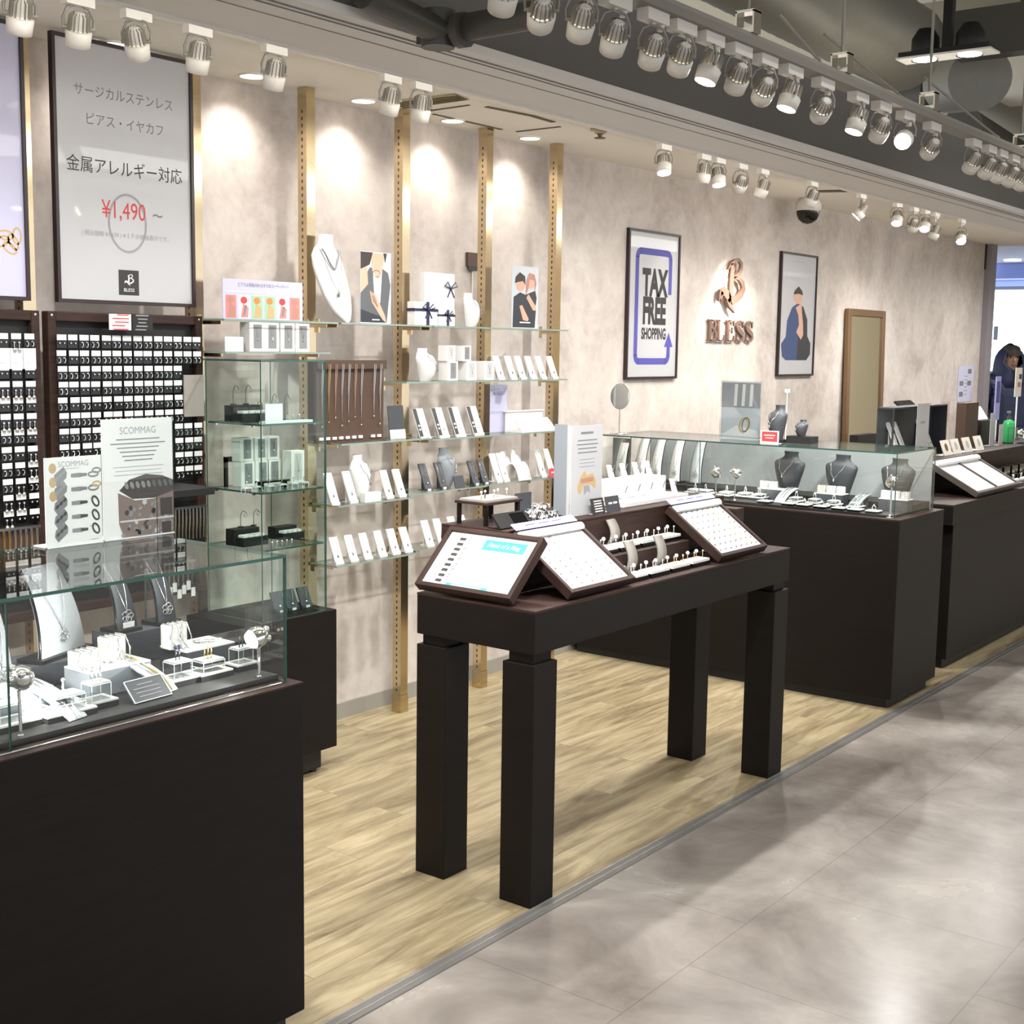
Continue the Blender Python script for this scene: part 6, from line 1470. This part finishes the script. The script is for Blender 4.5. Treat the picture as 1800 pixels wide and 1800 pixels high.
for k, px in enumerate((6.4122, 6.4971, 6.8208, 6.8801)): nstand(px, LZ3+.0065, f'white slanted necklace stand, {ORD[k]} from left in the open dark display box', 'stands in the dark display box', 'white', h*.88, .045, 2.475)
o = MB().bx(6.4959, 6.6641, 2.41, 2.413, LZ3, 1.2446, 0).bx(6.5470, 6.6029, 2.4092, 2.41, 1.1429, 1.1546, 1).bx(6.5153, 6.6271, 2.413, 2.44, LZ3, LZ3+.003, 0)
tag(o.build('white_card', ['poster', 'inkl']), 'narrow white upright card before the open dark display box', 'card')
px_, pz_ = 7.8783,1.1628
r = thing('till_screen', 'dark tilted till screen behind the open display box', 'screen', (px_, 2.9, 0)); zz = pz_-.06
MB().bx(-.13, .13, -.006, .006, 0, .16, 0, Matrix.Translation((0, 0, zz)) @ rotx(-.9)).build('screen', 'blackgloss', r)
MB().cyl((0, .06, .0), (0, .06, zz+.06), .02, 12).cyl((0, .06, 0), (0, .06, .01), .1, 16).build('stand', 'black', r)
nx, nz = 8.4279,0.9207
tag(MB().bx(nx-.16, nx+.16, 3.46, 3.52, .0, nz+.03, 0).build('low_cabinet', 'black'), 'dark low stand before the foot of the tall mirror', 'stand')
for k, (a, b, t) in enumerate(((1655, 1668, 'pale pink slanted card, first from left on the third counter'), (1672, 1684, 'pale pink slanted card, second from left on the third counter'), (1690, 1706, 'pale pink slanted card, third from left on the third counter'), (1712, 1728, 'pale pink slanted card, fourth from left on the third counter'))):
    xa = [6.8934, 7.0427, 7.2246, 7.4140][k]
    r = thing('slanted_card', t, 'card', (xa, 2.40, LZ3), 0, 'pale cards on the third counter')
    T = Matrix.Translation((0, -.02, 0)) @ rotx(-.35); MB().bx(-.06, .06, -.002, .002, .001, .085, 0, T).build('sheet', 'cream', r)
    MB().oval(0, .045, .022, .022, .0026, 0, T @ RX).build('picture', 'brframe' if k == 0 else 'cardpale', r); MB().bx(-.05, .05, -.02, .05, 0, .002).build('foot', 'cream', r)
zx0, zx1 = 7.4924, 7.7087
tag(MB().bx(zx0, zx1, 2.50, 2.555, LZ3, 1.2195).build('dark_box', 'nboard'), 'upright dark brown box below the lilac wall notice', 'box')
r = thing('small_screen', 'pale screen on dark box right of the upright brown box', 'screen', (7.8797, 2.53, LZ3)); h = 1.1102-LZ3
MB().bx(-.1, .1, -.03, .02, 0, h).build('box', 'black', r); MB().bx(-.1, .1, -.003, .003, 0, .09, 0, Matrix.Translation((0, -.0, h+.001)) @ rotx(-.6)).build('screen', 'paper', r)
for k, (xa, za) in enumerate(((7.8200,1.1559), (7.8950,1.0879))):
    y = 2.45 if k == 0 else 2.42
    tag(MB().bx(xa-.035, xa+.035, y, y+.004, LZ3, za, 0).bx(xa-.03, xa+.03, y+.004, y+.04, LZ3, LZ3+.003, 0).build('white_card', 'poster'), f'{"taller" if k == 0 else "shorter"} white upright card left of the green bottle', 'card')
xa, zb_, zt_ = 8.1467, 1.1014, 1.3642
r = thing('blue_sign', 'tall narrow lavender blue sign left of the green bottle', 'sign', (xa, 2.53, LZ3))
MB().bx(-.045, .045, 0, .006, zb_-LZ3, zt_-LZ3).bx(-.03, .03, -.0006, 0, zt_-LZ3-.16, zt_-LZ3-.03, 1).build('panel', ['lav', 'blue'], r); MB().cyl((0, .003, 0), (0, .003, zb_-LZ3), .006, 8).cyl((0, .003, 0), (0, .003, .004), .022, 14).build('post', 'chrome', r)
xa, zt_ = 8.1636,1.1587
r = thing('pump_bottle', 'bottle of green liquid with pump on the third counter', 'bottle', (xa, 2.46, LZ3)); h = zt_-LZ3
MB().lathe([(.001, 0), (.034, .001), (.036, .01), (.036, h*.58), (.028, h*.68), (.012, h*.72)], 20).build('body', 'green', r)
MB().lathe([(.013, h*.72), (.013, h*.80), (.006, h*.82), (.006, h*.94)], 12).bx(-.035, .008, -.006, .006, h*.94, h).build('pump', 'acryl', r)
xa, za = 8.4679,1.3258
r = thing('portrait_stand', 'pale portrait card on a thin stem at the right edge', 'sign', (xa, 2.51, LZ3))
MB().bx(-.055, .07, 0, .006, za-LZ3-.09, za-LZ3+.09, 0).bx(-.01, .05, -.0006, 0, za-LZ3-.03, za-LZ3-.0, 1).bx(.01, .06, -.0006, 0, za-LZ3+.02, za-LZ3+.05, 2).build('panel', ['cream', 'skin2', 'hair'], r)
MB().cyl((0, .003, 0), (0, .003, za-LZ3-.09), .005, 8).cyl((0, .003, 0), (0, .003, .004), .04, 14).build('stem', 'chrome', r)
r = thing('acrylic_case', 'clear acrylic case with silver jewellery at the right edge', 'case', (8.2033, 2.40, LZ3))
MB().bx(-.09, .12, -.05, .05, 0, .10).build('case', 'acryl', r); MB().sph((-.03, 0, .06), .022, 8).sph((.02, 0, .07), .016, 8).tube([(-.05, 0, .04), (0, -.02, .03), (.05, 0, .06)], .006, 6).build('jewellery', 'silver', r)
# ------------------------------------------------------------------ the person beyond the counters
PX, PY = 11.9, 3.6109
r = thing('person', 'person in a hooded navy jacket standing beyond the counters at the right edge', 'person', (PX, PY, 0), 2.22)
ztop = 1.5964
k = ztop/1.72
def skin_body(name, verts, edges, radii, mt, parent, sub=2, root=0):
    me = D.meshes.new(name); me.from_pydata([tuple(c*k for c in v) for v in verts], edges, []); me.materials.append(M[mt])
    ob = D.objects.new(name, me); C.objects.link(ob); ob.parent = parent
    s = ob.modifiers.new('skin', 'SKIN'); lay = me.skin_vertices[0].data
    for i, q in enumerate(radii): lay[i].radius = (q[0]*k, q[1]*k) if isinstance(q, tuple) else (q*k, q*k)
    lay[root].use_root = True
    b = ob.modifiers.new('sub', 'SUBSURF'); b.levels = b.render_levels = sub
    return ob
V = [(0,0,.92), (0,0,1.10), (0,0,1.28), (0,0,1.40), (0,.01,1.48), (0,.03,1.58), (0,.03,1.66),
     (.10,0,.86), (.11,.01,.48), (.11,-.02,.09), (.12,.12,.03), (-.10,0,.86), (-.11,.02,.48), (-.11,0,.09), (-.12,.13,.03),
     (.20,0,1.38), (.27,.0,1.12), (.25,.14,.90), (.24,.20,.82), (-.20,0,1.38), (-.27,0,1.12), (-.25,.14,.90), (-.24,.20,.82)]
E_ = [(0,1),(1,2),(2,3),(3,4),(4,5),(5,6),(0,7),(7,8),(8,9),(9,10),(0,11),(11,12),(12,13),(13,14),(3,15),(15,16),(16,17),(17,18),(3,19),(19,20),(20,21),(21,22)]
Rr = [(.13,.09),(.12,.09),(.14,.09),(.10,.08),.055,(.075,.09),(.07,.08),.09,.06,.045,.04,.09,.06,.045,.04,.045,.04,.035,.032,.045,.04,.035,.032]
skin_body('body', V, E_, Rr, 'face', r)
VJ = [(0,0,.80), (0,0,1.0), (0,0,1.22), (0,0,1.37), (.19,0,1.36), (.275,0,1.12), (.25,.13,.92), (-.19,0,1.36), (-.275,0,1.12), (-.25,.13,.92)]
skin_body('jacket', VJ, [(0,1),(1,2),(2,3),(3,4),(4,5),(5,6),(3,7),(7,8),(8,9)], [(.21,.16),(.20,.15),(.21,.16),(.17,.13),.10,.078,.06,.10,.078,.06], 'coat', r)
skin_body('trousers', [(0,0,.88), (.10,0,.84), (.11,.01,.48), (.11,-.01,.12), (-.10,0,.84), (-.11,.02,.48), (-.11,0,.12)], [(0,1),(1,2),(2,3),(0,4),(4,5),(5,6)], [(.15,.12),.11,.08,.065,.11,.08,.065], 'trouser', r)
# hood: open shell round the head, pointed at the crown
rings = []
for z, a, b, yo in ((1.30,.20,.14,0), (1.38,.175,.14,0), (1.46,.155,.135,0), (1.53,.15,.14,.005), (1.59,.135,.14,.0), (1.64,.105,.12,-.008), (1.69,.055,.07,-.015), (1.72,.012,.015,-.02)):
    g = 3.12 if z < 1.5 else 2.5
    rings.append([((a*math.sin(q))*k, (yo-b*math.cos(q))*k, z*k) for q in [-g+2*g*j/22 for j in range(23)]])
ob = MB().loft(rings, 0, True, None, False, False).build('hood', 'coat', r); s = ob.modifiers.new('thick', 'SOLIDIFY'); s.thickness = .018*k
f = MB()
for sx_ in (-1, 1): f.sph((sx_*.032*k, .108*k, 1.59*k), .010*k, 8, 0)
f.build('eyes', 'hair', r)
MB().sph((0, .118*k, 1.565*k), .016*k, 8, 0, None, (.8, 1, 1.3)).build('nose', 'face', r); MB().sph((0, .105*k, 1.525*k), .022*k, 8, 0, None, (1, .4, .3)).build('mouth', 'skin2', r)
MB().loft([[(.076*k*math.cos(q)*s_, (.03+.098*s_*math.sin(q))*k, zz*k) for q in [2*PI*j/20 for j in range(20)]] for zz, s_ in ((1.60, 1.06), (1.64, 1.08), (1.68, .92), (1.70, .5))]).build('hair', 'hair', r)
for sx_ in (-1, 1):
    MB().loft([[((sx_*.115+.045*math.cos(q)*s_)*k, (.07+.12*math.sin(q)*s_)*k, zz*k) for q in [2*PI*j/16 for j in range(16)]] for zz, s_ in ((0, 1), (.04, 1), (.075, .7))]).build('shoe', 'shoe', r)
    hnd = MB().loft([[((sx_*.245+.02*math.cos(q)*s_)*k, (.20+.030*math.sin(q)*s_)*k, zz*k) for q in [2*PI*j/10 for j in range(10)]] for zz, s_ in ((.84, .8), (.80, 1.1), (.765, 1.0))])
    for j in range(4): hnd.tube([((sx_*.245)*k, (.182+.013*j)*k, .77*k), ((sx_*.243)*k, (.184+.014*j)*k, .735*k), ((sx_*.235)*k, (.186+.013*j)*k, (.705-.004*(j in (1, 2)))*k)], .008*k, 6)
    hnd.tube([((sx_*.245)*k, .225*k, .81*k), ((sx_*.235)*k, .245*k, .785*k), ((sx_*.228)*k, .248*k, .76*k)], .009*k, 6); hnd.build('hand', 'face', r)
